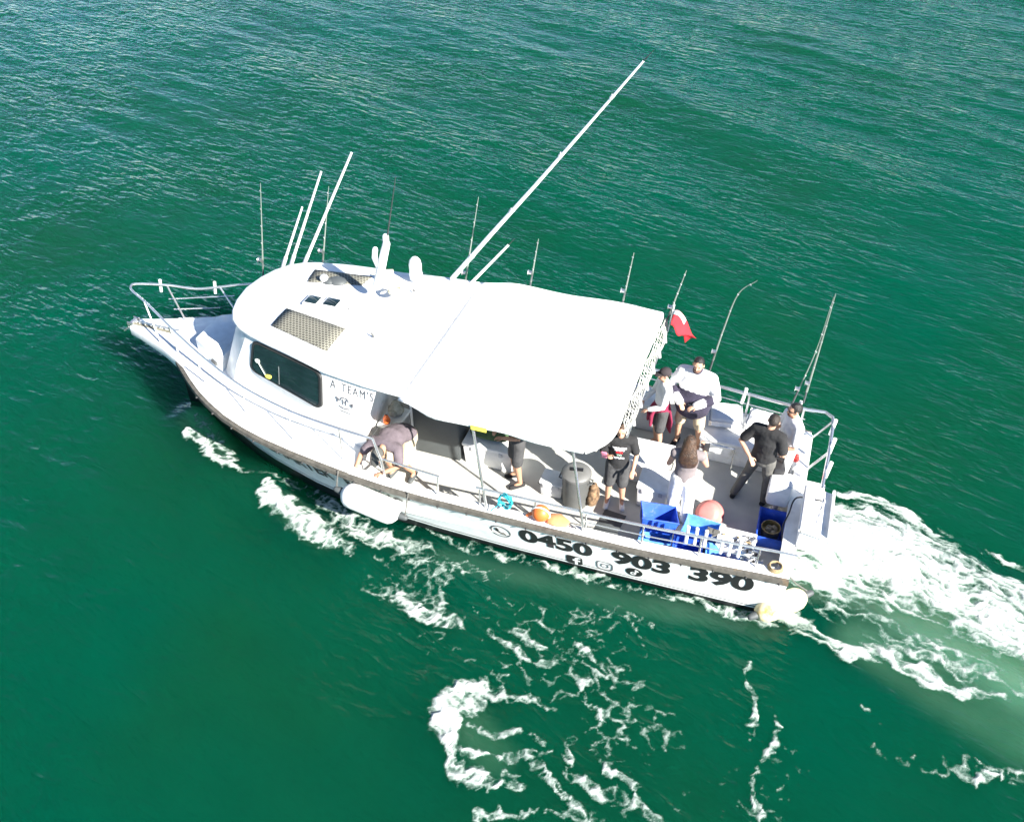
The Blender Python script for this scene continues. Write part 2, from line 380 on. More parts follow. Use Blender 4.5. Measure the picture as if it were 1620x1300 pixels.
# ------------------------------------------------------------------ foam (real flecks lying on the water)
FOAM = {
 'wake_foam': ('churned white wake foam trailing behind the boat stern', (-6.5, 2.2, -3.2, 3.6), [
   [(1262, 850, .45, 1.35), (1300, 860, .75, 1.3), (1400, 890, .85, 1.25), (1500, 945, .85, 1.12), (1600, 1005, .85, 1.05), (1740, 1085, .9, .95)],
   [(1260, 905, .45, 1.25), (1350, 930, .45, 1.05), (1440, 955, .4, .8)],
   [(1330, 780, .14, .75), (1400, 800, .22, 1.), (1450, 830, .20, .95), (1500, 865, .22, .85), (1560, 905, .3, .8), (1640, 960, .4, .75)],
   [(1300, 800, .4, .9), (1380, 830, .55, .95), (1460, 870, .6, .9), (1560, 930, .6, .85), (1680, 990, .6, .8)],
   [(1480, 828, .09, .55), (1510, 850, .09, .5)], [(1555, 872, .07, .75), (1590, 880, .08, .8), (1630, 908, .09, .7), (1660, 930, .09, .6)],
   [(1250, 965, .3, 1.0), (1290, 1000, .32, .95), (1340, 1035, .26, .9), (1400, 1035, .26, .95), (1440, 1050, .22, .85), (1500, 1080, .2, .7), (1560, 1100, .22, .7), (1650, 1120, .2, .5)],
   [(1300, 950, .4, .62), (1400, 1000, .4, .58), (1500, 1040, .4, .5), (1600, 1080, .4, .5)],
   [(1540, 1060, .3, .55), (1640, 1110, .4, .6)]]),
 'bow_wave_foam': ('white broken foam of the bow wave along the hull', (4.6, 11.5, .4, 5.2), [
   [(300, 688, .14, .95), (318, 705, .22, 1.0), (345, 730, .23, .9), (375, 740, .15, .72), (395, 743, .08, .6)],
   [(310, 650, .26, .62), (340, 690, .32, .64), (372, 728, .24, .72)],
   [(380, 745, .07, .55), (430, 755, .09, .6), (438, 757, .06, .4)],
   [(420, 768, .14, .95), (434, 798, .26, 1.02), (470, 825, .32, .96), (510, 853, .32, .9), (550, 874, .2, .7)],
   [(445, 762, .18, .68), (500, 788, .28, .70), (540, 822, .34, .72), (600, 850, .28, .62), (660, 865, .2, .55)],
   [(455, 755, .06, .7), (490, 762, .05, .5)], [(560, 845, .2, .56), (640, 870, .22, .5)]]),
 'hull_wash_foam': ('thin lacy foam wash along the port waterline', (-.5, 6.6, 1.2, 3.2), [
   [(640, 832, .12, .48), (720, 855, .14, .52), (800, 878, .14, .50), (900, 905, .13, .52), (1000, 930, .14, .52), (1100, 955, .15, .6), (1195, 975, .16, .75), (1215, 985, .16, .9)],
   [(900, 900, .10, .6), (960, 915, .10, .6)], [(1080, 950, .10, .64), (1150, 966, .10, .68)],
   [(620, 850, .28, .45), (700, 890, .3, .45), (800, 915, .25, .36)]]),
 'drifting_foam': ('drifting patches and strands of sea foam beside the hull', (-3.4, 8.6, 2.0, 7.8), [
   [(640, 935, .20, .85), (655, 960, .24, 1.02), (690, 975, .2, .85), (725, 995, .14, .6)], [(590, 925, .2, .5), (640, 945, .2, .6)],
   [(660, 880, .3, .58), (700, 920, .3, .55), (690, 960, .25, .6)],
   [(765, 1082, .15, .95), (727, 1095, .19, 1.05), (706, 1125, .22, 1.22), (703, 1160, .22, 1.22), (714, 1200, .20, 1.18), (747, 1228, .18, 1.12), (782, 1250, .14, 1.0), (830, 1252, .10, .85)],
   [(735, 1130, .22, .85), (755, 1095, .18, .85), (830, 1105, .14, .66)], [(840, 1105, .12, .68), (870, 1130, .12, .64)], [(735, 1150, .10, .82), (790, 1160, .12, .74), (850, 1168, .14, .64)],
   [(722, 1185, .10, .82), (800, 1200, .14, .70), (880, 1190, .14, .58)], [(800, 1230, .15, .62), (830, 1250, .12, .6)],
   [(780, 1003, .09, .8), (820, 1030, .12, .85), (850, 1045, .09, .75), (890, 1050, .07, .55)], [(820, 1000, .14, .66), (860, 1020, .12, .6)],
   [(900, 1070, .12, .62), (915, 1105, .12, .72), (940, 1125, .07, .7), (975, 1140, .04, .5)], [(910, 1020, .1, .66), (955, 1060, .07, .62)],
   [(870, 1110, .2, .46), (960, 1060, .2, .44)],
   [(905, 1170, .10, .72), (905, 1225, .12, .75), (960, 1255, .16, .72), (1030, 1285, .16, .74), (1050, 1310, .15, .7)],
   [(970, 1220, .10, .72), (1020, 1250, .10, .74), (1030, 1290, .1, .7)], [(840, 1215, .12, .6), (870, 1235, .12, .62), (930, 1290, .14, .6)],
   [(760, 1305, .14, .85), (830, 1295, .1, .62), (960, 1290, .1, .55)],
   [(1183, 1040, .06, .5), (1185, 1090, .07, .68), (1180, 1135, .08, .75), (1183, 1165, .05, .5)], [(1215, 1120, .05, .45), (1225, 1150, .06, .62), (1210, 1190, .09, .72), (1185, 1230, .10, .78), (1195, 1290, .12, .78), (1190, 1320, .1, .7)],
   [(1200, 1240, .15, .52), (1240, 1255, .12, .52)], [(990, 985, .06, .5), (1015, 1010, .06, .62), (1018, 1030, .05, .55)],
   [(700, 1010, .9, .22), (900, 1060, 1.1, .25), (1060, 1180, 1.1, .24), (1200, 1240, .8, .28)], [(600, 900, .5, .32), (760, 960, .7, .30), (980, 1000, .6, .26)],
   [(1360, 1120, .06, .5), (1395, 1145, .06, .55), (1400, 1170, .05, .45)], [(1390, 1190, .2, .5), (1480, 1215, .22, .52), (1560, 1215, .15, .55)], [(1530, 1232, .1, .72), (1620, 1225, .12, .72), (1680, 1220, .12, .7)], [(1600, 1240, .15, .62), (1660, 1260, .15, .6)]]),
}
def foam_mat():
    m = bpy.data.materials.new('sea_foam'); m.use_nodes = True; t = m.node_tree; b = t.nodes['Principled BSDF']; L = t.links.new; N = t.nodes.new
    a = N('ShaderNodeAttribute'); a.attribute_name = 'dens'
    r = N('ShaderNodeValToRGB'); r.color_ramp.elements[0].color = (.12, .23, .18, 1); r.color_ramp.elements[1].color = (.62, .64, .62, 1); e_ = r.color_ramp.elements.new(.45); e_.color = (.25, .31, .275, 1)
    r.color_ramp.elements[0].position = 0; r.color_ramp.elements[-1].position = .95
    L(a.outputs['Fac'], r.inputs[0])
    geo = N('ShaderNodeNewGeometry'); n = N('ShaderNodeTexNoise'); n.inputs['Scale'].default_value = 30; n.inputs['Detail'].default_value = 6; n.inputs['Roughness'].default_value = .65; L(geo.outputs['Position'], n.inputs['Vector'])
    mx = N('ShaderNodeMix'); mx.data_type = 'RGBA'; mx.blend_type = 'MULTIPLY'; mx.inputs[0].default_value = .5
    r2 = N('ShaderNodeValToRGB'); r2.color_ramp.elements[0].position = .35; r2.color_ramp.elements[1].position = .6; r2.color_ramp.elements[0].color = (.45, .55, .5, 1); L(n.outputs['Fac'], r2.inputs[0])
    L(r.outputs[0], mx.inputs[6]); L(r2.outputs[0], mx.inputs[7]); L(mx.outputs[2], b.inputs['Base Color'])
    bp = N('ShaderNodeBump'); bp.inputs['Strength'].default_value = .6; bp.inputs['Distance'].default_value = .04; L(n.outputs['Fac'], bp.inputs['Height']); L(bp.outputs[0], b.inputs['Normal'])
    b.inputs['Roughness'].default_value = .65; b.inputs['Specular IOR Level'].default_value = .2
    al = N('ShaderNodeMapRange'); al.inputs[1].default_value = 0; al.inputs[2].default_value = .50; al.inputs[3].default_value = 0; al.inputs[4].default_value = 1
    nm = N('ShaderNodeMath'); nm.operation = 'MULTIPLY_ADD'; L(n.outputs['Fac'], nm.inputs[0]); nm.inputs[1].default_value = .7; L(a.outputs['Fac'], nm.inputs[2])
    sb = N('ShaderNodeMath'); sb.operation = 'SUBTRACT'; L(nm.outputs[0], sb.inputs[0]); sb.inputs[1].default_value = .36; L(sb.outputs[0], al.inputs[0]); L(al.outputs[0], b.inputs['Alpha'])
    return m
def build_foam():
    m = foam_mat(); st = .021
    for sd, (name, (lab, (x0, x1, y0, y1), S)) in enumerate(FOAM.items()):
        xs = np.arange(x0, x1, st); ys = np.arange(y0, y1, st); gx, gy = np.meshgrid(xs, ys)
        wx = gx+.34*(fbm(gx*1.7, gy*1.7, 3, 40+sd)-.5)+.16*(fbm(gx*6, gy*6, 3, 50+sd)-.5)
        wy = gy+.34*(fbm(gx*1.7+31, gy*1.7, 3, 41+sd)-.5)+.16*(fbm(gx*6+9, gy*6, 3, 51+sd)-.5)
        px_, py_ = wx, wy
        if name == 'wake_foam': px_, py_ = (wx*-.96+wy*.27)*.42, (wx*.27+wy*.96)*1.05
        mask = strokes(wx, wy, S)*(.88 if name == 'drifting_foam' else 1.0)
        f1, f2 = worley(px_*3.2, py_*3.8, 3+sd); lace = 1-sstep(0, .42, f2-f1)
        g1, g2 = worley(px_*8.5, py_*10., 13+sd); lace2 = 1-sstep(0, .5, g2-g1)
        sp = fbm(px_*12, py_*14, 4, 70+sd); big = fbm(gx*1.6, gy*1.6, 3, 80+sd)
        tex = .30*lace*(.4+1.2*fbm(gx*3.1, gy*3.1, 3, 60+sd))+.30*lace2+.62*sp+.62*(big-.5)
        d = mask*(.80 if name == 'wake_foam' else .95)+tex-(1.04 if name == 'wake_foam' else 1.11)
        # keep patches clear of the hull itself
        inside = (gx > .05) & (gx < 10.4) & (gy < np.interp(gx, [0, 2, 4.1, 5.8, 7.24, 8.58, 9.6, 10.3, 10.6], [1.40, 1.46, 1.49, 1.49, 1.33, 1.0, .54, .18, 0]))
        d[inside] = -1; d[mask < .05] = -1
        ny, nx = gx.shape
        cell = (d[:-1, :-1]+d[:-1, 1:]+d[1:, 1:]+d[1:, :-1])/4 > -.13
        idx = np.arange(nx*ny).reshape(ny, nx)
        q = np.stack([idx[:-1, :-1], idx[:-1, 1:], idx[1:, 1:], idx[1:, :-1]], -1)[cell]
        used, inv = np.unique(q, return_inverse=True); q = inv.reshape(-1, 4)
        X, Y, Dn = gx.ravel()[used], gy.ravel()[used], d.ravel()[used]
        Z = wh(X, Y)+.010+.03*np.clip(Dn, 0, 1)+.05*np.clip(Dn-.1, 0, .6)*fbm(X*9, Y*9, 3, 91)
        me = bpy.data.meshes.new(name); v = np.stack([X, Y, Z], -1)
        me.vertices.add(len(v)); me.vertices.foreach_set('co', v.ravel())
        me.loops.add(len(q)*4); me.loops.foreach_set('vertex_index', q.ravel().astype(np.int32))
        me.polygons.add(len(q)); me.polygons.foreach_set('loop_start', np.arange(0, len(q)*4, 4, dtype=np.int32))
        me.update(); me.validate(); me.shade_smooth()
        a = me.attributes.new('dens', 'FLOAT', 'POINT'); a.data.foreach_set('value', np.clip((Dn+.13)*1.35, 0, 1).astype(np.float32))
        o = link_mesh(name, me, m); o['kind'] = 'stuff'; o['label'] = lab; o['category'] = 'sea foam'
build_foam()

# ------------------------------------------------------------------ the boat
GX = [0, 2, 4, 5.4, 6.3, 7.6, 8.35, 9.1, 9.7, 10.2, 10.6, 10.8]
GY = [1.58, 1.77, 1.89, 1.97, 1.98, 1.87, 1.76, 1.46, 1.07, .66, .26, .02]
GZ = [1.0, 1.03, 1.13, 1.2, 1.27, 1.37, 1.45, 1.5, 1.52, 1.52, 1.5, 1.5]
WX = [0, 2, 4.1, 5.8, 7.24, 8.58, 9.6, 10.3, 10.6, 10.8]; WY = [1.43, 1.49, 1.52, 1.52, 1.36, 1.02, .56, .2, .02, .02]
def smooth_interp(x, X, Y, w=.35):
    return float(np.mean([np.interp(x+d, X, Y) for d in (-w, -w/2, 0, w/2, w)]))
def Yg(x): return smooth_interp(x, GX, GY) if x < 10.2 else float(np.interp(x, GX, GY))
def Zg(x): return smooth_interp(x, GX, GZ)
def Yw(x): return smooth_interp(x, WX, WY) if x < 10.2 else float(np.interp(x, WX, WY))
def side(x, t):
    e = 1+.5*min(1, max(0, (x-4)/4))
    return Vector((x, Yw(x)+(Yg(x)-Yw(x))*t**e, Zg(x)*t))
def tz(x): return float(np.interp(x, [0, 5, 7.4, 8.2, 10, 10.8], [.10, .12, .16, .19, .3, .34]))   # boot-top line as a share of freeboard
DECK = .58
XS = [0, .4, 1, 1.6, 2.2, 2.8, 3.4, 4, 4.6, 5.2, 5.8, 6.4, 6.9, 7.4, 7.9, 8.3, 8.7, 9.1, 9.4, 9.7, 9.95, 10.2, 10.4, 10.6, 10.72, 10.8]
boat = thing('fishing_boat', 'white charter fishing boat with awning motoring through green water', 'boat')
def both(rows_fn, mb):
    for sg in (1, -1):
        mb.grid([[Vector((p.x, p.y*sg, p.z)) for p in rows_fn(x)] for x in XS])
def hull_side(x):
    t0 = tz(x); return [side(x, t0+(1-t0)*k/6) for k in range(7)]
def hull_bot(x):
    t0 = tz(x); y0 = Yw(x); kz = -.55 if x < 9 else -.55*(10.9-x)/1.9
    return [Vector((x, .0, kz)), Vector((x, y0*.75, kz*.5)), Vector((x, y0, 0)), side(x, t0*.5), side(x, t0)]
m = MB(); both(hull_side, m)
tr = [side(0, tz(0)+(1-tz(0))*k/6) for k in range(7)]
m.grid([[Vector((0, -p.y, p.z)) for p in tr], [Vector((0, p.y, p.z)) for p in tr]])
m.build('hull', M_hull, boat)
m = MB(); both(hull_bot, m)
tr = hull_bot(0); m.grid([[Vector((0, -p.y, p.z)) for p in tr], [Vector((0, p.y, p.z)) for p in tr]])
m.build('antifouling', M_black, boat)
for sg in (1, -1):
    m = MB(); m.grid([[side(x, tz(x)+.045)+Vector((0, .004, 0)), side(x, tz(x)+.062)+Vector((0, .004, 0))] for x in XS[:-3]])
    if sg < 0: m.v = [(a, -b, c) for a, b, c in m.v]
    m.build('boot_stripe', M_black, boat)
# rubbing strake with bolts
def out2d(x):
    d = .02; n = Vector((-(Yg(x+d)-Yg(x-d))/(2*d), 1, 0)); return n.normalized()
SX = [x for x in XS if x <= 10.2]
for sg in (1, -1):
    m = MB(); rows = []
    for x in SX:
        n = out2d(x); z = Zg(x); b = Vector((x, Yg(x), 0)); lo = side(x, (z-.115)/z); b2 = Vector((x, lo.y, 0))
        rows.append([b2+n*.004+Vector((0, 0, z-.115)), b2+n*.05+Vector((0, 0, z-.10)), b+n*.055+Vector((0, 0, z-.06)), b+n*.045+Vector((0, 0, z-.004)), b-n*.02+Vector((0, 0, z+.004))])
    m.grid([[Vector((p.x, p.y*sg, p.z)) for p in r] for r in rows])
    o = m.build('rubbing_strake', M_strake, boat)
    if sg > 0:
        x = .12
        while x < 9.6:
            n = out2d(x); p = Vector((x, Yg(x), Zg(x)-.058))+n*.045
            MB().cap([p, p+n*.02], [.02, .016], 8).build('bolt', M_bolt, o); x += .44
# gunwale cap, bulwark, main deck, foredeck
GW = .17
AX = [x for x in XS if x <= 6.4]
for sg in (1, -1):
    m = MB(); m.grid([[Vector((x, sg*(Yg(x)-.012), Zg(x)+.006)), Vector((x, sg*(Yg(x)-.03), Zg(x)+.03)), Vector((x, sg*(Yg(x)-GW+.02), Zg(x)+.03)), Vector((x, sg*(Yg(x)-GW), Zg(x)+.01)), Vector((x, sg*(Yg(x)-GW), Zg(x)-.04))] for x in AX])
    m.build('gunwale_cap', M_white, boat)
    m = MB(); m.grid([[Vector((x, sg*(Yg(x)-GW-.01), Zg(x)-.02)), Vector((x, sg*(Yg(x)-GW-.03), DECK))] for x in AX]); m.build('bulwark', M_white, boat)
m = MB(); m.grid([[Vector((x, y*(Yg(x)-GW), DECK)) for y in np.linspace(-1, 1, 9)] for x in [max(.06, v) for v in AX]]); m.build('deck', M_deck, boat)
FX = [6.4]+[x for x in XS if x > 6.4]
m = MB(); m.grid([[Vector((x, y*(Yg(x)-.015), Zg(x)+.012+.05*(1-y*y))) for y in np.linspace(-1, 1, 13)] for x in FX])
m.grid([[Vector((6.4, y*(Yg(6.4)-.02), DECK-.02)) for y in np.linspace(-1, 1, 13)], [Vector((6.4, y*(Yg(6.4)-.02), Zg(6.4)+.012+.05*(1-y*y))) for y in np.linspace(-1, 1, 13)]])
m.build('foredeck', M_white, boat)
# transom wall, ledge and swim platform
m = MB(); m.box((.06, 0, .78), (.14, 2.9, .50)); m.box((.07, 0, 1.01), (.2, 3.02, .05)); m.build('transom_wall', M_white, boat, bevel=.012)
m = MB(); m.box((-.20, -.55, .22), (.4, 1.5, .07)); m.build('swim_platform', M_white, boat, bevel=.015)
# bow platform with anchor channel
def slab(poly, z0, z1):
    n = len(poly); mb = MB(); mb.add([(a, b, z0) for a, b in poly]+[(a, b, z1) for a, b in poly], [tuple(range(n-1, -1, -1)), tuple(range(n, 2*n))]+[(k, (k+1) % n, n+(k+1) % n, n+k) for k in range(n)]); return mb
bp_ = slab([(9.8, .92), (10.2, .70), (10.6, .50), (11.3, .22), (11.55, .15), (11.6, 0), (11.55, -.15), (11.3, -.22), (10.6, -.50), (10.2, -.70), (9.8, -.92)], 1.36, 1.535).build('bow_platform', M_white, boat, bevel=.02)
slab([(10.1, .09), (11.56, .05), (11.56, -.05), (10.1, -.09)], 1.535, 1.541).build('anchor_channel', mat('channel_olive', (.2, .19, .14), .8, var=.3), boat)  # flat olive strip laid along the platform centreline
m = MB()
for k in range(22): m.torus((10.2+k*.058, 0, 1.56), .024, .007, 8, 5, Matrix.Rotation(R(90*(k % 2)), 3, 'X'))
m.build('anchor_chain', M_silver, boat)
m = MB(); m.tube([(11.56, -.07, 1.56), (11.56, .07, 1.56)], .035, 10); m.box((11.56, .09, 1.55), (.12, .02, .09)); m.box((11.56, -.09, 1.55), (.12, .02, .09)); m.build('anchor_roller', M_steel, boat)
m = MB(); m.tube([(10.6, 0, 1.58), (11.46, 0, 1.58)], .018, 8); m.tube([(11.46, 0, 1.58), (11.66, 0, 1.47)], .018, 8); m.box((11.67, 0, 1.44), (.16, .22, .02), ry=R(40)); m.build('anchor', M_steel, boat)

# cabin
RX = [5.7, 6.2, 6.9, 7.5, 8.0, 8.4, 8.65, 8.85, 9.0, 9.1, 9.15]; RH = [1.56, 1.52, 1.42, 1.31, 1.21, 1.11, 1.01, .86, .64, .36, 0]
def hw(x): return float(np.interp(x, RX, RH))
def skw(x): return -.10*min(1, max(0, (x-6.9)/.8))-.04*min(1, max(0, (x-7.7)/.9))
def wy(x, z): return hw(min(x, 8.65))-.07+(2.62-max(z, 1.95))*.25-max(0, 1.95-z)*.30
CX0 = 6.02
m = MB(); zs = np.linspace(0, 1, 5)
for sg in (1, -1):
    rows = []
    for x in (6.0, 6.4, 6.9, 7.4, 7.9, 8.3, 8.5):
        r_ = []
        for k in zs:
            zz = Zg(x)+(2.64-Zg(x))*k; xx = x
            if x == 6.0: xx = 6.02+.36*(1-k)
            if x == 8.5: xx = 8.5+.45*(2.64-zz)/1.14
            r_.append(Vector((xx, sg*wy(min(xx, 8.5), zz)+skw(xx), zz)))
        rows.append(r_)
    m.grid(rows)
m.grid([[Vector((6.42, y, z)) for z in (DECK, 2.62)] for y in np.linspace(-1.38, 1.38, 5)])
# windscreen corners and front face
for sg in (1, -1):
    m.grid([[Vector((8.5+.45*k, sg*(wy(8.5, 2.64-1.14*k))+skw(8.5+.45*k), 2.64-1.14*k)), Vector((8.82+.45*k, sg*(.74+.06*k)-.12, 2.64-1.14*k))] for k in (0, .25, .5, .75, 1)])
m.grid([[Vector((8.82+.45*k, y*(.74+.06*k)-.12, 2.64-1.14*k)) for y in (-1, -.34, -.32, .32, .34, 1)] for k in (0, .1, .85, 1)])
cab = m.build('cabin_wall', M_white, boat)
# windscreen panes
for y0, y1 in ((-.80, -.38), (-.32, .08), (.14, .56)):
    m = MB(); m.grid([[Vector((8.82+.45*k+.012, y, 2.64-1.14*k+.006)) for y in (y0, y1)] for k in (.12, .62)]); m.build('windscreen', M_glass, boat, solid=.008)
# side windows with rounded corners and seal
def rrect(n=6, r=.16):
    out = []
    for cx, cy, a0 in ((1-r*.6, 1-r, 0), (r*.6, 1-r, 90), (r*.6, r, 180), (1-r*.6, r, 270)):
        for k in range(n+1):
            a = R(a0+90*k/n); out.append((cx+r*.6*math.cos(a), cy+r*math.sin(a)))
    return out
def win_pt(u, v, sg, off):
    # u 0 = forward, 1 = aft ; raked ends as in the picture
    x = (8.44-.09*v)*(1-u)+(7.0)*u; zt = 2.545+.02*u; zb = 2.06-.06*u
    z = zb+(zt-zb)*v; return Vector((x, sg*(wy(x, z)+off)+skw(x), z))
for sg in (1, -1):
    P = rrect(); n = len(P)
    def ringp(sc, off): return [win_pt(.5+(u-.5)*sc, .5+(v-.5)*sc, sg, off) for u, v in P]
    m = MB(); A, B, C_ = ringp(1.05, .0), ringp(1.03, .035), ringp(.97, .035)
    m.add(A+B+C_, [(k, (k+1) % n, n+(k+1) % n, n+k) for k in range(n)]+[(n+k, n+(k+1) % n, 2*n+(k+1) % n, 2*n+k) for k in range(n)])
    w = m.build('side_window', M_rubberseal, boat)
    m = MB(); m.add(ringp(.985, .026), [tuple(range(n))]); m.build('pane', M_glass, w, smooth=False)
    if sg > 0:
        m = MB(); m.tube([win_pt(.42, .04, 1, .034), win_pt(.40, .6, 1, .034)], .006, 6); m.build('window_divider', M_steel, w)
        m = MB(); q = win_pt(.09, .42, 1, .034); m.sph(q, (.05, .012, .045)); m.tube([q, win_pt(.22, .1, 1, .036)], .008, 6); m.build('sticker', mat('sticker_white', (.55, .62, .56), .5), w)
        m = MB(); q = win_pt(.27, .1, 1, .032); m.sph(q, (.07, .01, .045)); m.build('cleaning_cloth', M_yellow, w)
# roof
outl = [(x, hw(x)) for x in [5.62, 5.9, 6.2, 6.6, 6.9, 7.2, 7.5, 7.8, 8.0, 8.2, 8.4, 8.55, 8.65, 8.75, 8.85, 8.93, 9.0, 9.06, 9.1, 9.135]]
ring = [(x, y+skw(x)) for x, y in outl]+[(9.15, skw(9.15))]+[(x, -y+skw(x)) for x, y in outl[::-1]]
m = MB(); n = len(ring); lv = [(.975, 2.625), (.995, 2.63), (1.0, 2.65), (.995, 2.672), (.978, 2.69), (.9, 2.71), (.7, 2.743), (.45, 2.767), (.2, 2.78), (.01, 2.782)]
vsr = []
for sc, z in lv: vsr += [(7.2+(x-7.2)*(1-(1-sc)*.75 if sc > .95 else sc), y*sc, z) for x, y in ring]
m.add(vsr, [(i*n+k, i*n+(k+1) % n, (i+1)*n+(k+1) % n, (i+1)*n+k) for i in range(len(lv)-1) for k in range(n)]+[tuple(range(n-1, -1, -1))])
roof = m.build('cabin_roof', M_roof, boat)
def rz(x, y):
    s = max(abs(y)/max(.2, hw(min(max(x, 5.62), 8.9))), (7.2-x)/1.58, (x-7.2)/1.95); return float(np.interp(s, [.01, .2, .45, .7, .9, .978], [2.782, 2.78, 2.767, 2.743, 2.71, 2.69]))
# non-slip mats: dark grating over cream backing
gm = bpy.data.materials.new('non_slip_grating'); gm.use_nodes = True; t = gm.node_tree; b = t.nodes['Principled BSDF']
tc = t.nodes.new('ShaderNodeTexCoord'); br = t.nodes.new('ShaderNodeTexBrick'); br.offset = .5; br.inputs['Scale'].default_value = 1
br.inputs['Color1'].default_value = (.045, .043, .035, 1); br.inputs['Color2'].default_value = (.07, .065, .05, 1); br.inputs['Mortar'].default_value = (.27, .265, .215, 1)
br.inputs['Brick Width'].default_value = .055; br.inputs['Row Height'].default_value = .05; br.inputs['Mortar Size'].default_value = .0065
t.links.new(tc.outputs['Object'], br.inputs['Vector']); t.links.new(br.outputs['Color'], b.inputs['Base Color']); b.inputs['Roughness'].default_value = .9
for q in ([(8.12, .30), (7.0, .50), (7.02, 1.06), (8.12, .76)], [(8.3, -.92), (7.3, -1.02), (7.32, -.70), (8.2, -.50)]):
    m = MB(); rows = []
    for i in range(7):
        u = i/6; a = Vector(q[0]).lerp(Vector(q[1]), u) if False else (q[0][0]+(q[1][0]-q[0][0])*u, q[0][1]+(q[1][1]-q[0][1])*u)
        c = (q[3][0]+(q[2][0]-q[3][0])*u, q[3][1]+(q[2][1]-q[3][1])*u)
        rows.append([Vector((x_, y_, rz(x_, y_)+.012)) for x_, y_ in [(a[0]+(c[0]-a[0])*k/4, a[1]+(c[1]-a[1])*k/4) for k in range(5)]])
    m.grid(rows); m.build('non_slip_mat', gm, roof, solid=.01)
for px, py, w in ((495, 474, .20), (525, 478, .22)):
    p = at(px, py, 2.83)
    h = MB(); h.box((p.x, p.y, 2.805), (w+.06, .27, .05)); h = h.build('roof_hatch', M_white, roof, bevel=.02)
    g = MB(); g.box((p.x, p.y, 2.832), (w, .20, .012)); g.build('hatch_glass', M_glass, h, bevel=.004)
# mast, navigation light, horn dome, vents
m = MB(); b0, b1 = aty(597, 452, -.35), aty(611, 386, -.35); m.cap([b0, b1], [.075, .06], 12); m.cap([b0.lerp(b1, .35), b0.lerp(b1, .62)+Vector((.13, 0, .03)), b0.lerp(b1, .75)+Vector((.14, 0, .06))], [.04, .05, .045], 8)
mast = m.build('mast', M_tube, boat)
m = MB(); m.cap([b1, b1+Vector((0, 0, .12))], [.045, .05], 10); m.build('mast_light', M_white, mast)
m = MB(); m.tube([b1, aty(626, 280, -.35)], [.012, .005], 6); m.build('whip_antenna', M_carbon, mast)
m = MB(); p = b0+Vector((-.25, -.1, -.1)); m.torus(p, .10, .02, 16, 6); m.torus(p+Vector((0, 0, .03)), .09, .02, 16, 6); m.build('rope_coil', mat('pale_rope', (.62, .58, .42), .9, var=.2, scale=40), roof)
p = at(658, 436, 2.85); m = MB(); m.lathe([(.10, -.05), (.11, .02), (.10, .10), (.105, .2), (.09, .28), (.05, .33), (.01, .35)], p, 16); m.build('radar_dome', M_white, roof)
p = at(612, 436, 2.85); m = MB(); m.box(p, (.22, .14, .16), rz=.4); m.tube([p, p+Vector((.25, .1, .05))], .02, 6); m.build('rope_winch', MATS['pale_rope'], roof, bevel=.015)
m = MB(); p = at(655, 461, 2.80); m.cap([p, p+Vector((0, 0, .03))], [.015, .015], 8); m.build('roof_vent', M_bolt, roof)
m = MB(); p = at(591, 532, 2.80); m.cap([p, p+Vector((.03, 0, .05))], [.02, .012], 8); m.build('roof_cleat', M_greyp, roof)
p = at(515, 583, 2.66); m = MB(); m.cap([p, p+Vector((-.03, .03, 0))], [.035, .03], 8); m.build('floodlight', M_greyp, roof)
p = at(534, 445, 2.78); m = MB(); m.sph(p, (.16, .12, .06)); m.sph(p+Vector((.12, .06, 0)), (.10, .08, .05)); m.build('stowed_bag', M_dgrey, roof)
p = at(513, 443, 2.80); m = MB(); m.lathe([(.06, 0), (.07, .05), (.04, .09), (.005, .1)], p, 12); m.build('vent_cowl', M_white, roof)
# poles on the starboard side of the roof
def pole(name, pts, rs, m_=M_tube, par=boat): return MB().tube(pts, rs, 8).build(name, m_, par)
a, b = aty(715, 441, -1.4), aty(1018, 97, -1.4)
og = pole('outrigger_pole', [a, a.lerp(b, .25), a.lerp(b, .5)+Vector((0, 0, -.02)), a.lerp(b, .75)+Vector((0, 0, -.015)), b], [.040, .034, .028, .022, .015])
MB().tube([b, aty(1035, 79, -1.4)], [.008, .004], 6).build('pole_tip', M_carbon, og)
for k in (.12, .36, .62, .86): MB().tube([a.lerp(b, k), a.lerp(b, k+.012)], .046-.02*k, 10).build('pole_collar', M_lgrey, og)
MB().tube([aty(752, 401, -1.42), a.lerp(b, .3)], [.012, .012], 6).build('pole_stay', M_steel, og)
a2, b2 = aty(745, 448, -1.45), aty(804, 388, -1.45); p2 = pole('antenna_pole', [a2, b2], [.026, .02]); MB().tube([b2, aty(814, 378, -1.45)], [.007, .004], 6).build('pole_tip', M_carbon, p2)
for (x0, y0, x1, y1, yy, r) in ((450, 414, 478, 328, -1.1, .026), (463, 411, 508, 272, -1.15, .028), (484, 411, 556, 242, -1.2, .030)):
    q0 = aty(x0, y0, yy); ap = pole('antenna_pole', [q0, aty(x1, y1, yy)], [r*.95, r*.6]); q1 = (aty(x1, y1, yy)-q0).normalized(); MB().cap([q0-q1*.12, q0+q1*.10], [.036, .034], 10).build('pole_base', M_lgrey, ap)
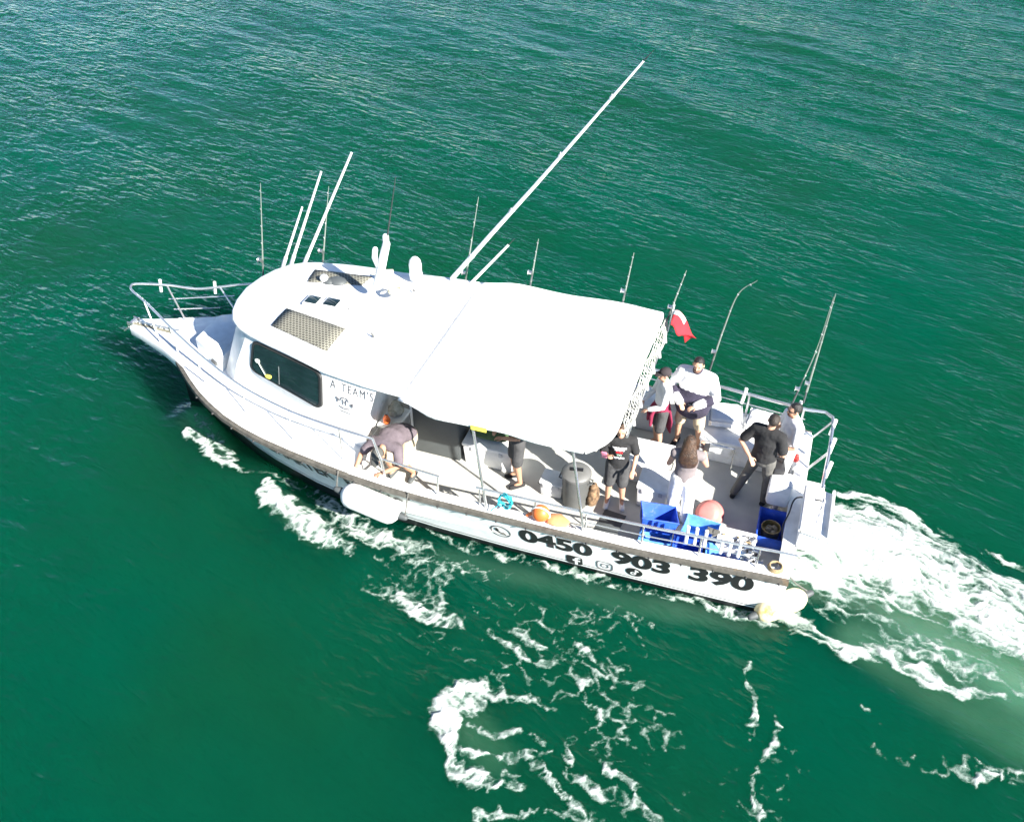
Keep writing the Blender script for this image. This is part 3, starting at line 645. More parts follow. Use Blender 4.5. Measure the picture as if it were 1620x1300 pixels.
# wall lettering
def text_mesh(txt, fn, off=.0, width=1., spacing=1.):
    cu = bpy.data.curves.new('t', 'FONT'); cu.body = txt; cu.size = 1; cu.offset = off; cu.space_character = spacing; cu.resolution_u = 4; cu.fill_mode = 'FRONT'
    ob = bpy.data.objects.new('t', cu); COL.objects.link(ob); bpy.context.view_layer.update()
    me = bpy.data.meshes.new_from_object(ob.evaluated_get(bpy.context.evaluated_depsgraph_get())); bpy.data.objects.remove(ob)
    co = np.array([v.co[:] for v in me.vertices]); mn, mx_ = co.min(0), co.max(0)
    for v in me.vertices:
        u = (v.co.x-mn[0])/(mx_[0]-mn[0]); w = (v.co.y-mn[1])/(mx_[1]-mn[1]); v.co = fn(u, w)
    me.materials.clear(); me.update(); return me
M_ink = mat('black_vinyl', (.014, .014, .016), .5); M_ink2 = mat('faded_vinyl', (.09, .09, .10), .5)
def wallmap(x0, x1, za, zb):
    def f(u, w):
        x = x0+(x1-x0)*u; z = za+(zb-za)*w; return Vector((x, wy(x, z)+.006, z))
    return f
link_mesh('lettering', text_mesh("A", wallmap(6.82, 6.72, 2.40, 2.53), .0), M_ink2, boat)
link_mesh('lettering', text_mesh("TEAM'S", wallmap(6.62, 6.08, 2.40, 2.53), .0, spacing=1.25), M_ink2, boat)
# emblem under the lettering: arch, two dark wings, lines of print
m = MB(); em = wallmap(6.72, 6.42, 2.06, 2.32)
def bar(pts, r=.007): m.tube([em(u, v)+Vector((0, .003, 0)) for u, v in pts], r, 6)
bar([(.25, .75), (.35, .95), (.65, .95), (.75, .8)]); bar([(.4, .85), (.42, .55)]); bar([(.6, .85), (.58, .55)]); bar([(.4, .7), (.6, .7)])
bar([(.02, .85), (.15, .8), (.1, .65)], .014); bar([(.85, .65), (.97, .75), (.95, .55)], .014); bar([(.2, .4), (.45, .32), (.8, .38)]); bar([(.25, .15), (.85, .12)], .005)
m.build('emblem', M_ink2, boat)
# hull lettering
def quad_hull(TL, BL, TR, BR, off=.007):
    def f(u, w):
        x = (BL[0]+(TL[0]-BL[0])*w)*(1-u)+(BR[0]+(TR[0]-BR[0])*w)*u; t_ = (BL[1]+(TL[1]-BL[1])*w)*(1-u)+(BR[1]+(TR[1]-BR[1])*w)*u
        return side(x, t_)+Vector((0, off, 0))
    return f
def numq(xl, xr):
    f = lambda x: (3.8-x)/(3.8-.43)
    return quad_hull((xl, .79+.10*f(xl)), (xl, .44+.05*f(xl)), (xr, .79+.10*f(xr)), (xr, .44+.05*f(xr)))
for tx, xa, xb in (('0450', 820, 942), ('903', 973, 1066), ('390', 1095, 1193)):
    fx = lambda px: 3.80-(px-820)/(1193-820)*3.38
    link_mesh('lettering', text_mesh(tx, numq(fx(xa), fx(xb)), .045), M_ink, boat)
link_mesh('lettering', text_mesh('CHARTER', quad_hull((8.15, .80), (8.25, .48), (6.86, .80), (6.86, .52)), .02), M_ink, boat)
link_mesh('lettering', text_mesh('FISHING', quad_hull((6.62, .78), (6.62, .52), (5.62, .72), (5.62, .44)), .02), M_ink, boat)
def icon(name, cx, ct, parts, s=.17):
    root = None
    for i, (polys, m_) in enumerate(parts):
        mb = MB()
        for poly, hole in polys:
            if hole:
                n = len(poly); P = [side(cx-s*a, ct+s*.95*b)+Vector((0, .007+.003*i, 0)) for a, b in poly]+[side(cx-s*a, ct+s*.95*b)+Vector((0, .007+.003*i, 0)) for a, b in hole]
                mb.add(P, [(k, (k+1) % n, n+(k+1) % n, n+k) for k in range(n)])
            else: mb.add([side(cx-s*a, ct+s*.95*b)+Vector((0, .007+.003*i, 0)) for a, b in poly], [tuple(range(len(poly)))])
        o = mb.build(name if i == 0 else 'icon_mark', m_, root or boat, smooth=False); root = root or o
def circ(r, cx=0, cy=0, n=24): return [(cx+r*math.cos(2*math.pi*k/n), cy+r*math.sin(2*math.pi*k/n)) for k in range(n)]
def rsq(s, r=.3, n=5): return [((u-.5)*2*s, (v-.5)*2*s) for u, v in [(cx+r*math.cos(R(a0+90*k/n)), cy+r*math.sin(R(a0+90*k/n))) for cx, cy, a0 in ((1-r, 1-r, 0), (r, 1-r, 90), (r, r, 180), (1-r, r, 270)) for k in range(n+1)]]
icon('phone_icon', 4.09, .56, [([(circ(1.0), circ(.86))], M_ink2), ([([(-.5, .45), (-.3, .6), (-.1, .25), (-.22, .12), (.1, -.22), (.25, -.1), (.6, -.3), (.45, -.5), (.1, -.55), (-.5, .05)], None)], M_ink)], .16)
icon('social_icon', 2.98, .25, [([(rsq(1, .22), None)], M_ink), ([([(.05, -1), (.4, -1), (.4, -.15), (.68, -.15), (.74, .2), (.4, .2), (.4, .42), (.55, .55), (.76, .55), (.76, .85), (.4, .88), (.12, .7), (.05, .42), (.05, .2), (-.2, .2), (-.2, -.15), (.05, -.15)], None)], M_hull)], .125)
icon('social_icon', 2.52, .30, [([(rsq(1, .28), rsq(.84, .26)), (circ(.5), circ(.36)), (circ(.11, .52, .52), circ(.02, .52, .52))], M_ink2)], .125)
icon('social_icon', 2.08, .33, [([(circ(1.0), None)], M_ink), ([(circ(.34, -.12, -.3), circ(.17, -.12, -.3)), ([(.08, -.3), (.26, -.3), (.26, .3), (.5, .22), (.55, .42), (.28, .7), (.08, .7)], None)], M_hull)], .125)

# awning
m = MB(); rows = []
for i in range(25):
    x = 2.62+(5.632-2.62)*i/24; row = []
    for j in range(29):
        s = -1+2*j/28; y = s*(1.76-.14*float(sstep(5.0, 5.66, x)))
        k_ = float(sstep(4.5, 5.62, x)); z = (2.63+.12*(1-s*s)+.010*math.sin(x*2.1+1)*math.sin(y*2.7))*(1-k_)+(2.662-.02*abs(s)**6)*k_
        if s > .6: x_ = max(x, 2.62+.30*((s-.6)/.4)**2.5)
        else: x_ = x
        row.append(Vector((x_, y+.02*s*math.sin(x*4.2), z)))
    rows.append(row)
m.grid(rows)
for j0, sgn in ((0, -1), (28, 1)):    # hanging edge
    m.grid([[r[j0], r[j0]+Vector((0, .010*sgn, -.02)), r[j0]+Vector((0, .008*sgn, (-.042-.008*math.sin(r[j0].x*9))*(1-.75*float(sstep(5., 5.6, r[j0].x)))))] for r in rows])
m.grid([[p, p+Vector((-.02, 0, -.04)), p+Vector((-.03, 0, -.09-.02*math.sin(p.y*6)))] for p in rows[0]])
aw = m.build('awning', M_fabric, boat, solid=.008)
for sg in (1, -1):
    for (f, tpt) in (((4.26, 1.84, Zg(4.26)+.02), (4.48, 1.73, 2.6)), ((2.84, 1.74, Zg(2.84)+.02), (3.07, 1.73, 2.6))):
        MB().tube([(f[0], f[1]*sg, f[2]), (tpt[0], tpt[1]*sg, tpt[2])], .021, 8).build('awning_post', M_steel, boat)
m = MB()
for x in (2.95, 4.0, 5.0): m.tube([(x, s*1.72, 2.565+.075*(1-s*s)) for s in np.linspace(-1, 1, 9)], .016, 6)
for y in (-1.72, 1.72): m.tube([(2.95, y, 2.585), (5.0, y, 2.585)], .016, 6)
m.build('awning_frame', M_steel, boat)
p = aty(757, 672, 1.79); m = MB(); m.box((p.x, 1.795, 2.615), (.22, .012, .07)); m.build('yellow_tag', M_yellow, aw)
# rolled netting and rod rack hanging under the aft edge
m = MB(); rr = random.Random(3)
ny_, nz_ = 44, 5
def np_(j, k):
    y = -1.7+2.75*j/ny_; return Vector((2.57-.022*k-.02*math.sin(y*7+k), y+.02*math.sin(j*1.7+k), 2.56+.10*(1-(y/1.8)**2)-.05*k+.015*math.sin(j*.9+k*2)))
for k in range(nz_): m.tube([np_(j, k) for j in range(ny_+1)], .006, 4)
for j in range(0, ny_+1): m.tube([np_(j, k) for k in range(nz_)], .006, 4)
m.build('netting', M_net, boat)
m = MB()
for y in (-1.55, .9): m.tube([(2.62, y, 2.60), (2.5, y, 2.34)], .014, 6)
m.tube([(2.5, -1.6, 2.34), (2.5, 1.0, 2.34)], .015, 6); rack = m.build('rod_rack', M_steel, boat)
for k in range(6):
    y = -1.45+k*.42; MB().tube([(2.48, y, 2.28), (2.52, y-.02, 2.46)], .024, 8, cap=False).build('rod_tube', M_tube, rack, solid=.006)

# rails
def rail(name, pts, r=.019, par=boat, m_=M_steel, closed=False): return MB().tube(pts, r, 8, closed=closed).build(name, m_, par)
def spl(pts, n=8):
    P = [Vector(p) for p in pts]; P = [P[0]*2-P[1]]+P+[P[-1]*2-P[-2]]; out = []
    for i in range(1, len(P)-2):
        for k in range(n):
            t = k/n; out.append(.5*((2*P[i])+(-P[i-1]+P[i+1])*t+(2*P[i-1]-5*P[i]+4*P[i+1]-P[i+2])*t*t+(-P[i-1]+3*P[i]-3*P[i+1]+P[i+2])*t**3))
    return out+[P[-2]]
pulp = [(6.0, 1.80, 1.96), (6.7, 1.74, 1.95), (7.45, 1.62, 1.93), (8.4, 1.36, 1.93), (9.3, .98, 1.95), (10.1, .60, 2.02), (10.9, .22, 2.18), (11.3, .06, 2.26), (11.42, -.04, 2.28), (11.38, -.16, 2.27), (11.0, -.45, 2.15), (10.7, -.72, 1.98), (10.4, -.88, 1.97), (9.9, -1.12, 2.0), (9.4, -1.3, 2.0), (8.4, -1.5, 1.96), (7.4, -1.65, 1.94)]
pr_ = rail('bow_rail', [Vector((5.86, 1.83, 1.30)), Vector((5.9, 1.82, 1.6))]+spl(pulp, 5), .02)
for x, y, zt, lean in ((9.39, 1.05, 1.95, .06), (8.43, 1.43, 1.93, -.06), (7.47, 1.66, 1.93, -.02), (6.58, 1.75, 1.95, -.01)):
    MB().tube([(x, y, Zg(x)), (x, y+lean, zt)], .012, 6).build('stanchion', M_steel, pr_)
for f, tp in (((10.75, .36, 1.55), (11.0, .19, 2.2)), ((10.3, .5, 1.55), (10.35, .48, 2.05)), ((10.75, -.36, 1.55), (11.02, -.44, 2.16)), ((9.95, -.8, 1.55), (10.3, -.92, 1.97)), ((8.9, -1.4, 1.45), (8.9, -1.42, 1.98))):
    MB().tube([f, tp], .016, 6).build('stanchion', M_steel, pr_)
for (xa, ya, xb, yb, y1, y2) in ((267, 473, 371, 468, -.44, -.98), (275, 489, 348, 487, -.42, -.88), (282, 504, 333, 501, -.40, -.78)):
    rail('mid_rail', [aty(xa, ya, y1), aty(xb, yb, y2)], .011, pr_)
for px, py, y in ((254, 452, -.44), (340, 455, -.92)):
    p = aty(px, py, y); MB().tube([p+Vector((.02, 0, -.12)), p+Vector((-.02, 0, .12))], .026, 8).build('rod_holder', M_tube, pr_)
# short rail by the side door, port aft rail, starboard and transom rails
r2 = rail('side_rail', [(5.92, 1.80, 1.60), (5.4, 1.82, 1.58), (4.98, 1.83, 1.56)], .016)
MB().tube([(5.0, 1.83, 1.56), (5.02, 1.86, Zg(5)+.02)], .013, 6).build('stanchion', M_steel, r2)
def prail(x): return Vector((x, Yg(x)-.09, Zg(x)+.03+float(np.interp(x, [0, 2, 4.4], [.37, .38, .34]))))
r3 = rail('port_rail', [prail(x) for x in np.linspace(4.42, -.02, 16)]+[Vector((-.06, 1.42, 1.30))], .019)
for k in (.5,): rail('mid_rail', [prail(x)-Vector((0, 0, .19)) for x in np.linspace(2.82, .46, 10)], .008, r3)
for x in (4.37, 3.55, 2.82, 2.02, 1.23, .46): MB().tube([prail(x), (x, Yg(x)-.09, Zg(x)+.02)], .014, 6).build('stanchion', M_steel, r3)
sr = [Vector((x, -(Yg(x)-.06)-.02, 1.47)) for x in np.linspace(5.2, .15, 12)]+[Vector((-.12, -1.60, 1.46)), Vector((-.24, -1.52, 1.45)), Vector((-.26, -1.35, 1.44)), Vector((-.25, -.6, 1.42)), Vector((-.22, .1, 1.40))]
r4 = rail('starboard_rail', sr, .026)
rail('mid_rail', [p-Vector((0, 0, .2)) for p in sr[:12]], .010, r4)
for x in (4.6, 3.7, 2.75, 1.95, 1.06, .2): MB().tube([(x, -(Yg(x)-.06)-.02, 1.47), (x, -(Yg(x)-.08), Zg(x)+.02)], .018, 6).build('stanchion', M_steel, r4)
for y in (-1.45, -.7, .08): MB().tube([(-.25, y, 1.43), (-.02, y, 1.02)], .018, 6).build('stanchion', M_steel, r4)
for x, y in ((1.16, -1.62), (.3, -1.58), (2.3, -1.76), (-.25, -1.3), (-.27, -.85), (-.26, -.3)):
    MB().tube([(x, y, 1.28), (x-.03, y-.04, 1.56)], .028, 8).build('rod_holder', M_tube, r4)
for px, py in ((1087, 845), (1101, 848), (1116, 852), (1142, 862), (1155, 866), (1170, 868)):
    p = aty(px, py, 1.58); MB().tube([p+Vector((0, .0, -.16)), p+Vector((.0, -.04, .12))], .024, 8).build('rod_holder', M_tube, r3)
# seating box along the starboard side aft, fixed to the deck
m = MB(); m.box((.90, -1.27, .79), (1.5, .78, .42)); m.box((.90, -1.26, 1.02), (1.54, .84, .05)); m.build('bench_locker', M_white, boat, bevel=.02)
m = MB(); m.tube([(1.5, -.80, 1.0), (1.1, -.80, 1.0), (1.1, -.78, .60)], .014, 6); m.tube([(1.5, -.80, 1.0), (1.5, -.78, .6)], .014, 6); m.build('grab_frame', M_steel, boat)
# bait board over the transom
m = MB(); m.box((-.20, .56, 1.36), (.44, .92, .05), ry=R(-8)); m.box((-.02, .56, 1.42), (.04, .92, .12)); m.box((-.39, .56, 1.40), (.04, .92, .08)); bb = m.build('bait_board', M_white, boat, bevel=.012)
MB().box((-.16, .56, 1.17), (.30, .84, .32)).build('bait_sun_block', M_white, bb, bevel=.02)  # solid block added below the board to cast shade on the stern deck
for k in range(4):
    m = MB(); m.lathe([(.07, -.06), (.075, .004), (.06, .006), (.055, -.012), (.01, -.015)], (-.22+.02*k, .32+k*.15, 1.39), 14); m.build('bottle_holder', M_lgrey, bb)
for y in (.25, .85): MB().tube([(-.1, y, 1.0), (-.16, y, 1.36)], .022, 8).build('bait_board_leg', M_steel, bb)
m = MB(); m.box((.10, .75, .80), (.05, .9, .42)); m.build('transom_door', M_lgrey, boat, bevel=.012)
# cabin side nook shelf
m = MB(); m.box((6.2, .75, .95), (.34, .5, .04)); m.box((6.2, .75, 1.45), (.34, .5, .04)); m.box((6.03, .49, 1.4), (.03, .03, 1.7)); m.build('gear_shelf', M_esky, boat)

# ------------------------------------------------------------------ loose things on board
def rbox(name, c, size, m_, par=None, bev=.02, rz=0, **k):
    return MB().box((0, 0, 0), size).build(name, m_, par, bevel=bev, **k) if False else MB().box(c, size, rz=rz, **k).build(name, m_, par, bevel=bev)
# raised locker on the foredeck is fixed to the boat
fl = slab([(10.02, .34), (10.02, -.40), (9.28, -.80), (9.28, .74)], 1.48, 1.80).build('foredeck_locker', M_white, boat, bevel=.045)
slab([(9.94, .27), (9.94, -.33), (9.36, -.66), (9.36, .60)], 1.80, 1.812).build('locker_lid', M_white, fl, bevel=.004)
m = MB(); m.box((9.45, .66, 1.66), (.16, .05, .05), rz=R(-28)); m.build('locker_latch', M_greyp, fl, bevel=.006)

def fender(label, p0, p1, r, m_, tie, nm='fender'):
    p0, p1 = Vector(p0), Vector(p1); t_ = thing(nm, label, 'fender', None, tuple((p0+p1)/2)); o = (p0+p1)/2
    d = (p1-p0).normalized()
    m = MB(); L = (p1-p0).length
    prof = [(.05, 0), (.09, .02), (r*.75, .06), (r*.95, .12), (r, .22), (r, L-.22), (r*.95, L-.12), (r*.75, L-.06), (.09, L-.02), (.05, L)]
    q = d.to_track_quat('Z', 'Y').to_matrix(); m.lathe(prof, p0-o, 24, q); m.build('fender_body', m_, t_)
    for a, sg in ((p0, -1), (p1, 1)):
        m = MB(); m.cap([a-o-d*sg*.02, a-o+d*sg*.09], [.06, .045], 10); m.build('fender_end', M_dgrey, t_)
    m = MB()
    for a, b in tie: m.tube([Vector(a)-o, (Vector(a)+Vector(b))/2-o+Vector((0, .015, -.02)), Vector(b)-o], .011, 6)
    m.build('tie_rope', M_greycloth, t_)
    return t_
pa, pb = aty(541, 777, 2.12), aty(632, 815, 2.14)
fender('fat white fender hung against the hull side over the painted lettering', pa, pb, .195, M_fend, [(pa+Vector((.09, 0, 0)), (pa.x+.1, Yg(pa.x)+.02, Zg(pa.x)+.04)), (pb+Vector((-.09, 0, 0)), (pb.x-.1, Yg(pb.x)+.02, Zg(pb.x)+.04))])
pa, pb = at(1197, 968, .14)+Vector((0, .05, 0)), at(1274, 941, .26)
fender('white fender with yellowed ends dragging in the water at the stern quarter', pa, pb, .165, M_fendy, [(pb+Vector((0, -.02, .08)), (.05, 1.5, 1.02))])

# rubbish bin
def bin_():
    c = (3.24, .74, DECK); t_ = thing('rubbish_bin', 'ribbed grey round rubbish bin with slotted lid under the awning', 'bin', None, c)
    prof = []
    for k in range(15): prof.append((.185+.02*k/14+(.007 if k % 2 else 0), .60*k/14))
    MB().lathe([(.02, 0)]+prof, (0, 0, 0), 28).build('bin_body', M_greyp, t_)
    MB().lathe([(.222, .585), (.228, .60), (.228, .635), (.20, .665), (.12, .69), (.02, .695)], (0, 0, 0), 28).build('bin_lid', mat('bin_lid_grey', (.13, .13, .125), .5), t_)
    m = MB(); m.box((0, 0, .695), (.20, .07, .012), rz=.2); m.build('lid_slot', M_black, t_, bevel=.004)
    for s in (-1, 1):
        m = MB(); m.tube([(s*.205, -.06, .5), (s*.25, -.05, .5), (s*.25, .05, .5), (s*.205, .06, .5)], .012, 6); m.build('bin_handle', M_greyp, t_)
bin_()
def cooler(label, c, size, m_=M_esky, rz=0, lid=M_esky, handle=True, nm='cooler_box', cat='cooler'):
    t_ = thing(nm, label, cat, None, (c[0], c[1], c[2])); t_.rotation_euler = (0, 0, rz)
    L, W, H = size
    MB().box((0, 0, H*.42), (L, W, H*.84), taper=.94).build('box_body', m_, t_, bevel=.025)
    MB().box((0, 0, H*.92), (L+.03, W+.03, H*.15)).build('lid', lid, t_, bevel=.02)
    if handle:
        for s in (-.28, .28): MB().box((L*s, W/2+.012, H*.80), (.06, .03, .07)).build('latch', M_lgrey, t_, bevel=.006)
        for s in (-1, 1): MB().tube([(s*(L/2-.005), -.09, H*.6), (s*(L/2+.04), -.08, H*.6), (s*(L/2+.04), .08, H*.6), (s*(L/2-.005), .09, H*.6)], .012, 6).build('handle', M_greyp, t_)
    return t_
cooler('long white cooler box with a green bag lying on its lid', (4.77, .22, DECK), (.82, .52, .44))
cooler('small pale grey cooler box tucked beside the grey rubbish bin', (3.62, .62, DECK), (.36, .30, .30), M_lgrey)
cooler('low wide white box with its open shelf facing the cockpit', (2.33, -.28, DECK), (.66, .62, .40), M_esky)
cooler('white cooler box shaded by the woman in white trousers', (2.12, .30, DECK), (.46, .42, .44), M_esky)
cooler('light grey storage box against the far rail behind the maroon jacket', (2.55, -1.42, DECK), (.50, .36, .55), M_lgrey)
# grey cabinet
t_ = thing('storage_cabinet', 'plain dark grey upright cabinet under the awning by the cabin', 'cabinet', None, (5.66, .08, DECK))
MB().box((0, 0, .56), (.84, .78, 1.12)).build('cabinet_body', M_dgrey, t_, bevel=.015)
MB().box((0, .394, .56), (.80, .012, 1.06)).build('door', M_dgrey, t_, bevel=.004)
MB().box((0, 0, 1.135), (.88, .82, .03)).build('top', M_dgrey, t_, bevel=.008)
# green bag on the cooler
t_ = thing('canvas_bag', 'olive green padded canvas bag on the long cooler lid', 'bag', None, (4.80, .22, DECK+.452))
MB().ell([(-.24, 0, .10), (-.1, 0, .11), (.1, .01, .11), (.24, 0, .10)], [(.15, .09), (.17, .11), (.17, .11), (.15, .09)], (0, 1, 0)).build('bag_body', M_green, t_)
MB().tube([(-.12, .02, .2), (-.08, .03, .26), (.08, .03, .26), (.12, .02, .2)], .012, 6).build('bag_handle', M_green, t_)
# gear in the cabin nook
def softbag(name, label, cat, c, r, m_, extra=True):
    t_ = thing(name, label, cat, None, c)
    MB().ell([(0, 0, r[2]*.25), (0, 0, r[2]*.6), (0, 0, r[2]*1.2), (0, 0, r[2]*1.7)], [(r[0]*.8, r[1]*.8), (r[0], r[1]), (r[0]*.95, r[1]*.9), (r[0]*.6, r[1]*.6)], (1, 0, 0)).build('bag_body', m_, t_)
    MB().ell([(0, r[1]*.9, r[2]*.5), (0, r[1]*.95, r[2]*1.1)], [(r[0]*.6, r[1]*.3), (r[0]*.55, r[1]*.25)], (1, 0, 0)).build('pocket', m_, t_)
    MB().tube([(-r[0]*.3, 0, r[2]*1.8), (0, 0, r[2]*2.05), (r[0]*.3, 0, r[2]*1.8)], .014, 6).build('strap', M_blackcloth, t_)
softbag('backpack', 'black backpack stowed on the shelf beside the cabin side', 'backpack', (6.17, .78, .972), (.17, .13, .17), M_blackcloth)
softbag('duffel_bag', 'grey duffel bag on the upper shelf beside the cabin side', 'bag', (6.20, .66, 1.472), (.13, .12, .10), mat('khaki_canvas', (.27, .26, .21), .9, var=.4, scale=14))
softbag('dry_bag', 'orange dry bag on the upper shelf beside the cabin side', 'bag', (6.24, .92, 1.472), (.06, .05, .08), M_orange)
softbag('backpack', 'brown patterned rucksack on the deck beside the rubbish bin', 'backpack', (2.98, .66, DECK), (.10, .14, .20), mat('brown_camo', (.16, .10, .055), .9, var=.7, scale=18))
# cushions on the bench
def cushion(label, c, size, rz):
    m = MB(); pts = []
    for i in range(13):
        row = []
        for j in range(13):
            u, v = -1+i/6, -1+j/6; e = (1-u**4)*(1-v**4)
            row.append(Vector((u*size[0]/2*(1-.05*(1-e)), v*size[1]/2*(1-.05*(1-e)), size[2]*(.5+.5*e**.45)*(1 if e > 0 else .5)+.008*math.sin(i*2+j))))
        pts.append(row)
    m.grid(pts); m.grid([[Vector((p.x, p.y, 2*size[2]*.5-p.z if p.z > size[2]*.5 else p.z)) if False else Vector((p.x, p.y, size[2]*.5-(p.z-size[2]*.5)*.9)) for p in r] for r in pts])
    o = m.build('cushion', M_whitecloth, None, loc=c); o.rotation_euler = (0, 0, rz); return tag(o, label, 'cushion')
cushion('plump white cushion on the bench behind the navy fleece man', (1.36, -1.40, 1.046), (.56, .52, .20), .15)
cushion('plump white cushion in the middle of the bench locker', (.78, -1.44, 1.046), (.50, .50, .18), -.1)
cushion('small white cushion at the stern end of the bench', (.33, -1.30, 1.046), (.34, .44, .17), .05)
# floor mat
m = MB(); m.box((2.62, 1.06, DECK+.008), (.34, .62, .012), rz=R(-6)); tag(m.build('rubber_mat', M_dgrey, None, bevel=.003), 'dark grey rubber mat on the deck below the port rail', 'mat')
# crates
def crate(label, c, size, m_, rz=0, tilt=(0, 0), hand=True, rib=True, group=None):
    t_ = thing('plastic_crate', label, 'crate', group, c); t_.rotation_euler = (tilt[0], tilt[1], rz); L, W, H = size; k = .86; w = .012
    m = MB()
    def ringz(z, s, o): return [Vector(((a*L/2*s)+math.copysign(o, a), (b*W/2*s)+math.copysign(o, b), z)) for a, b in ((-1, -1), (1, -1), (1, 1), (-1, 1))]
    A, B, C_, D_ = ringz(0, k, 0), ringz(H, 1, 0), ringz(H, 1, -w), ringz(w, k, -w)
    m.add(A+B+C_+D_, [(3, 2, 1, 0)]+[(i, (i+1) % 4, 4+(i+1) % 4, 4+i) for i in range(4)]+[(4+i, 4+(i+1) % 4, 8+(i+1) % 4, 8+i) for i in range(4)]+[(8+i, 8+(i+1) % 4, 12+(i+1) % 4, 12+i) for i in range(4)]+[(12, 13, 14, 15)])
    m.build('tub', m_, t_, bevel=.006)
    m = MB(); P = ringz(H-.008, 1, .012); m.tube([P[0], P[1], P[2], P[3]], .014, 6, closed=True); m.build('rim', m_, t_)
    for s in (-1, 1): MB().box((s*(L/2+.0), 0, H*.72), (.03, W*.4, .03)).build('grip', m_, t_, bevel=.006)
    return t_
crate('upright blue tub under the tilted empty one by the rail', (1.90, 1.16, DECK), (.44, .36, .24), M_blue2, .1)
crate('empty bright blue tub tilted on top of another tub', (1.93, 1.06, DECK+.25), (.50, .38, .26), M_blue, .25, (R(10), R(-8)))
crate('dark blue tub behind the white rod holders on the rail', (1.42, 1.28, DECK), (.40, .34, .26), M_blue, .05)
crate('light blue tub beside the tipped pink basin', (1.30, .88, DECK), (.46, .34, .28), M_blue2, -.1)
crate('light blue tub with a red rag against the port rail', (.92, 1.30, DECK), (.46, .32, .28), M_blue2, .08)
crate('deep blue tub holding a brass pot by the transom', (.34, .50, DECK), (.36, .58, .30), M_blue, .02)
m = MB(); m.sph((0, 0, .05), (.10, .07, .06)); m.sph((.07, .03, .06), (.06, .05, .05)); tag(m.build('red_rag', M_red, None, loc=(.88, 1.30, DECK+.1)), 'crumpled red rag inside a light blue tub', 'rag')
t_ = thing('brass_pot', 'round brass pot with mixed bait inside the deep blue tub', 'pot', None, (.34, .50, DECK+.04)); MB().lathe([(.02, 0), (.12, .01), (.135, .08), (.14, .2), (.13, .2), (.12, .1), (.02, .09)], (0, 0, 0), 20).build('pot_body', mat('brass', (.45, .33, .14), .35, metal=.6, var=.4), t_)
m = MB(); rr = random.Random(5)
for k in range(14): m.sph((rr.uniform(-.07, .07), rr.uniform(-.07, .07), .13+rr.uniform(0, .03)), (rr.uniform(.02, .04),)*3, 7, 5)
m.build('bait', mat('bait_mix', (.32, .25, .16), .5, var=.7, scale=12), t_)
t_ = thing('wash_basin', 'round salmon pink plastic basin tipped over on the deck', 'basin', None, (1.25, .42, DECK+.12)); t_.rotation_euler = (R(-38), R(14), 0)
MB().lathe([(.205, -.06), (.215, -.055), (.212, -.035), (.195, -.02), (.182, .05), (.155, .10), (.10, .125), (.02, .13)], (0, 0, 0), 30).build('basin_shell', M_pink, t_)
MB().torus((0, 0, -.05), .208, .012, 30, 6).build('rim', mat('pink_rim', (.42, .11, .10), .5), t_)
# gloves, reels, tackle tray
t_ = thing('work_glove', 'grey and black work glove lying beside the light blue tub', 'glove', None, (1.03, .93, DECK+.3)); m = MB()
m.ell([(0, 0, 0), (.08, 0, 0)], [(.05, .02), (.055, .022)], (0, 1, 0))
for k in range(4): m.cap([(.1, -.04+.027*k, 0), (.17, -.05+.033*k, .005)], [.014, .012], 6)
m.cap([(.03, .05, 0), (.08, .09, 0)], [.014, .012], 6); m.build('glove_shell', M_greycloth, t_)
rbox('glove_rest', (0, 0, -.16), (.2, .16, .28), M_esky, t_, .01)
def reel(c, s=1., rz=0):
    t_ = thing('fishing_reel', 'silver and black fishing reel clamped on the stern rail', 'reel', 'reels racked along the port quarter rail', c); t_.rotation_euler = (0, 0, rz)
    q = Matrix.Rotation(R(90), 3, 'Y')
    MB().lathe([(.02, -.055), (.05, -.055), (.05, -.04), (.03, -.035), (.03, .035), (.05, .04), (.05, .055), (.02, .055)], (0, 0, 0), 16, q).build('spool', M_silver, t_)
    MB().box((0, 0, -.06), (.03, .05, .06)).build('reel_foot', M_carbon, t_, bevel=.005)
    MB().tube([(.055, 0, 0), (.08, 0, 0), (.08, .06, .03), (.10, .06, .03)], .009, 6).build('crank', M_carbon, t_)
    return t_
for k, (px, py, z, rz_) in enumerate(((1183, 866, 1.02, .3), (1198, 872, 1.02, -.2), (1186, 886, .98, .8), (1200, 890, .96, .1), (1172, 858, .9, -.5), (1190, 856, .9, 1.0))): reel(at(px, py, z), 1, rz_)
t_ = thing('tackle_tray', 'white tackle tray cluttered with lures behind the port rail', 'tackle tray', None, (.78, .98, DECK)); MB().box((0, 0, .14), (.5, .34, .28)).build('tray_stand', M_esky, t_, bevel=.01)
MB().box((0, 0, .30), (.54, .38, .03)).build('tray_top', M_white, t_, bevel=.008)
rr = random.Random(9)
for k in range(12): MB().box((rr.uniform(-.22, .22), rr.uniform(-.14, .14), .325), (rr.uniform(.02, .08), rr.uniform(.015, .03), .02), rz=rr.uniform(0, 3)).build('lure', random.Random(k).choice([M_silver, M_carbon, M_greyp, M_rope]), t_, bevel=.004)
m = MB(); [m.torus((0, 0, .012+.018*k), .10-.008*k, .012, 20, 6) for k in range(3)]; tag(m.build('rope_coil', M_rope, None, loc=(.20, 1.47, Zg(.2)+.03)), 'tan rope coil on the gunwale corner at the stern', 'rope')
m = MB(); m.cap([(.0, 0, .02), (.12, .02, .02)], [.03, .02], 8); m.cap([(-.06, -.05, .02), (-.02, .05, .02)], [.02, .02], 8); tag(m.build('hand_gaff_float', M_red, None, loc=(.33, 1.12, DECK+.02)), 'small red float lying on the deck in the stern corner', 'float')
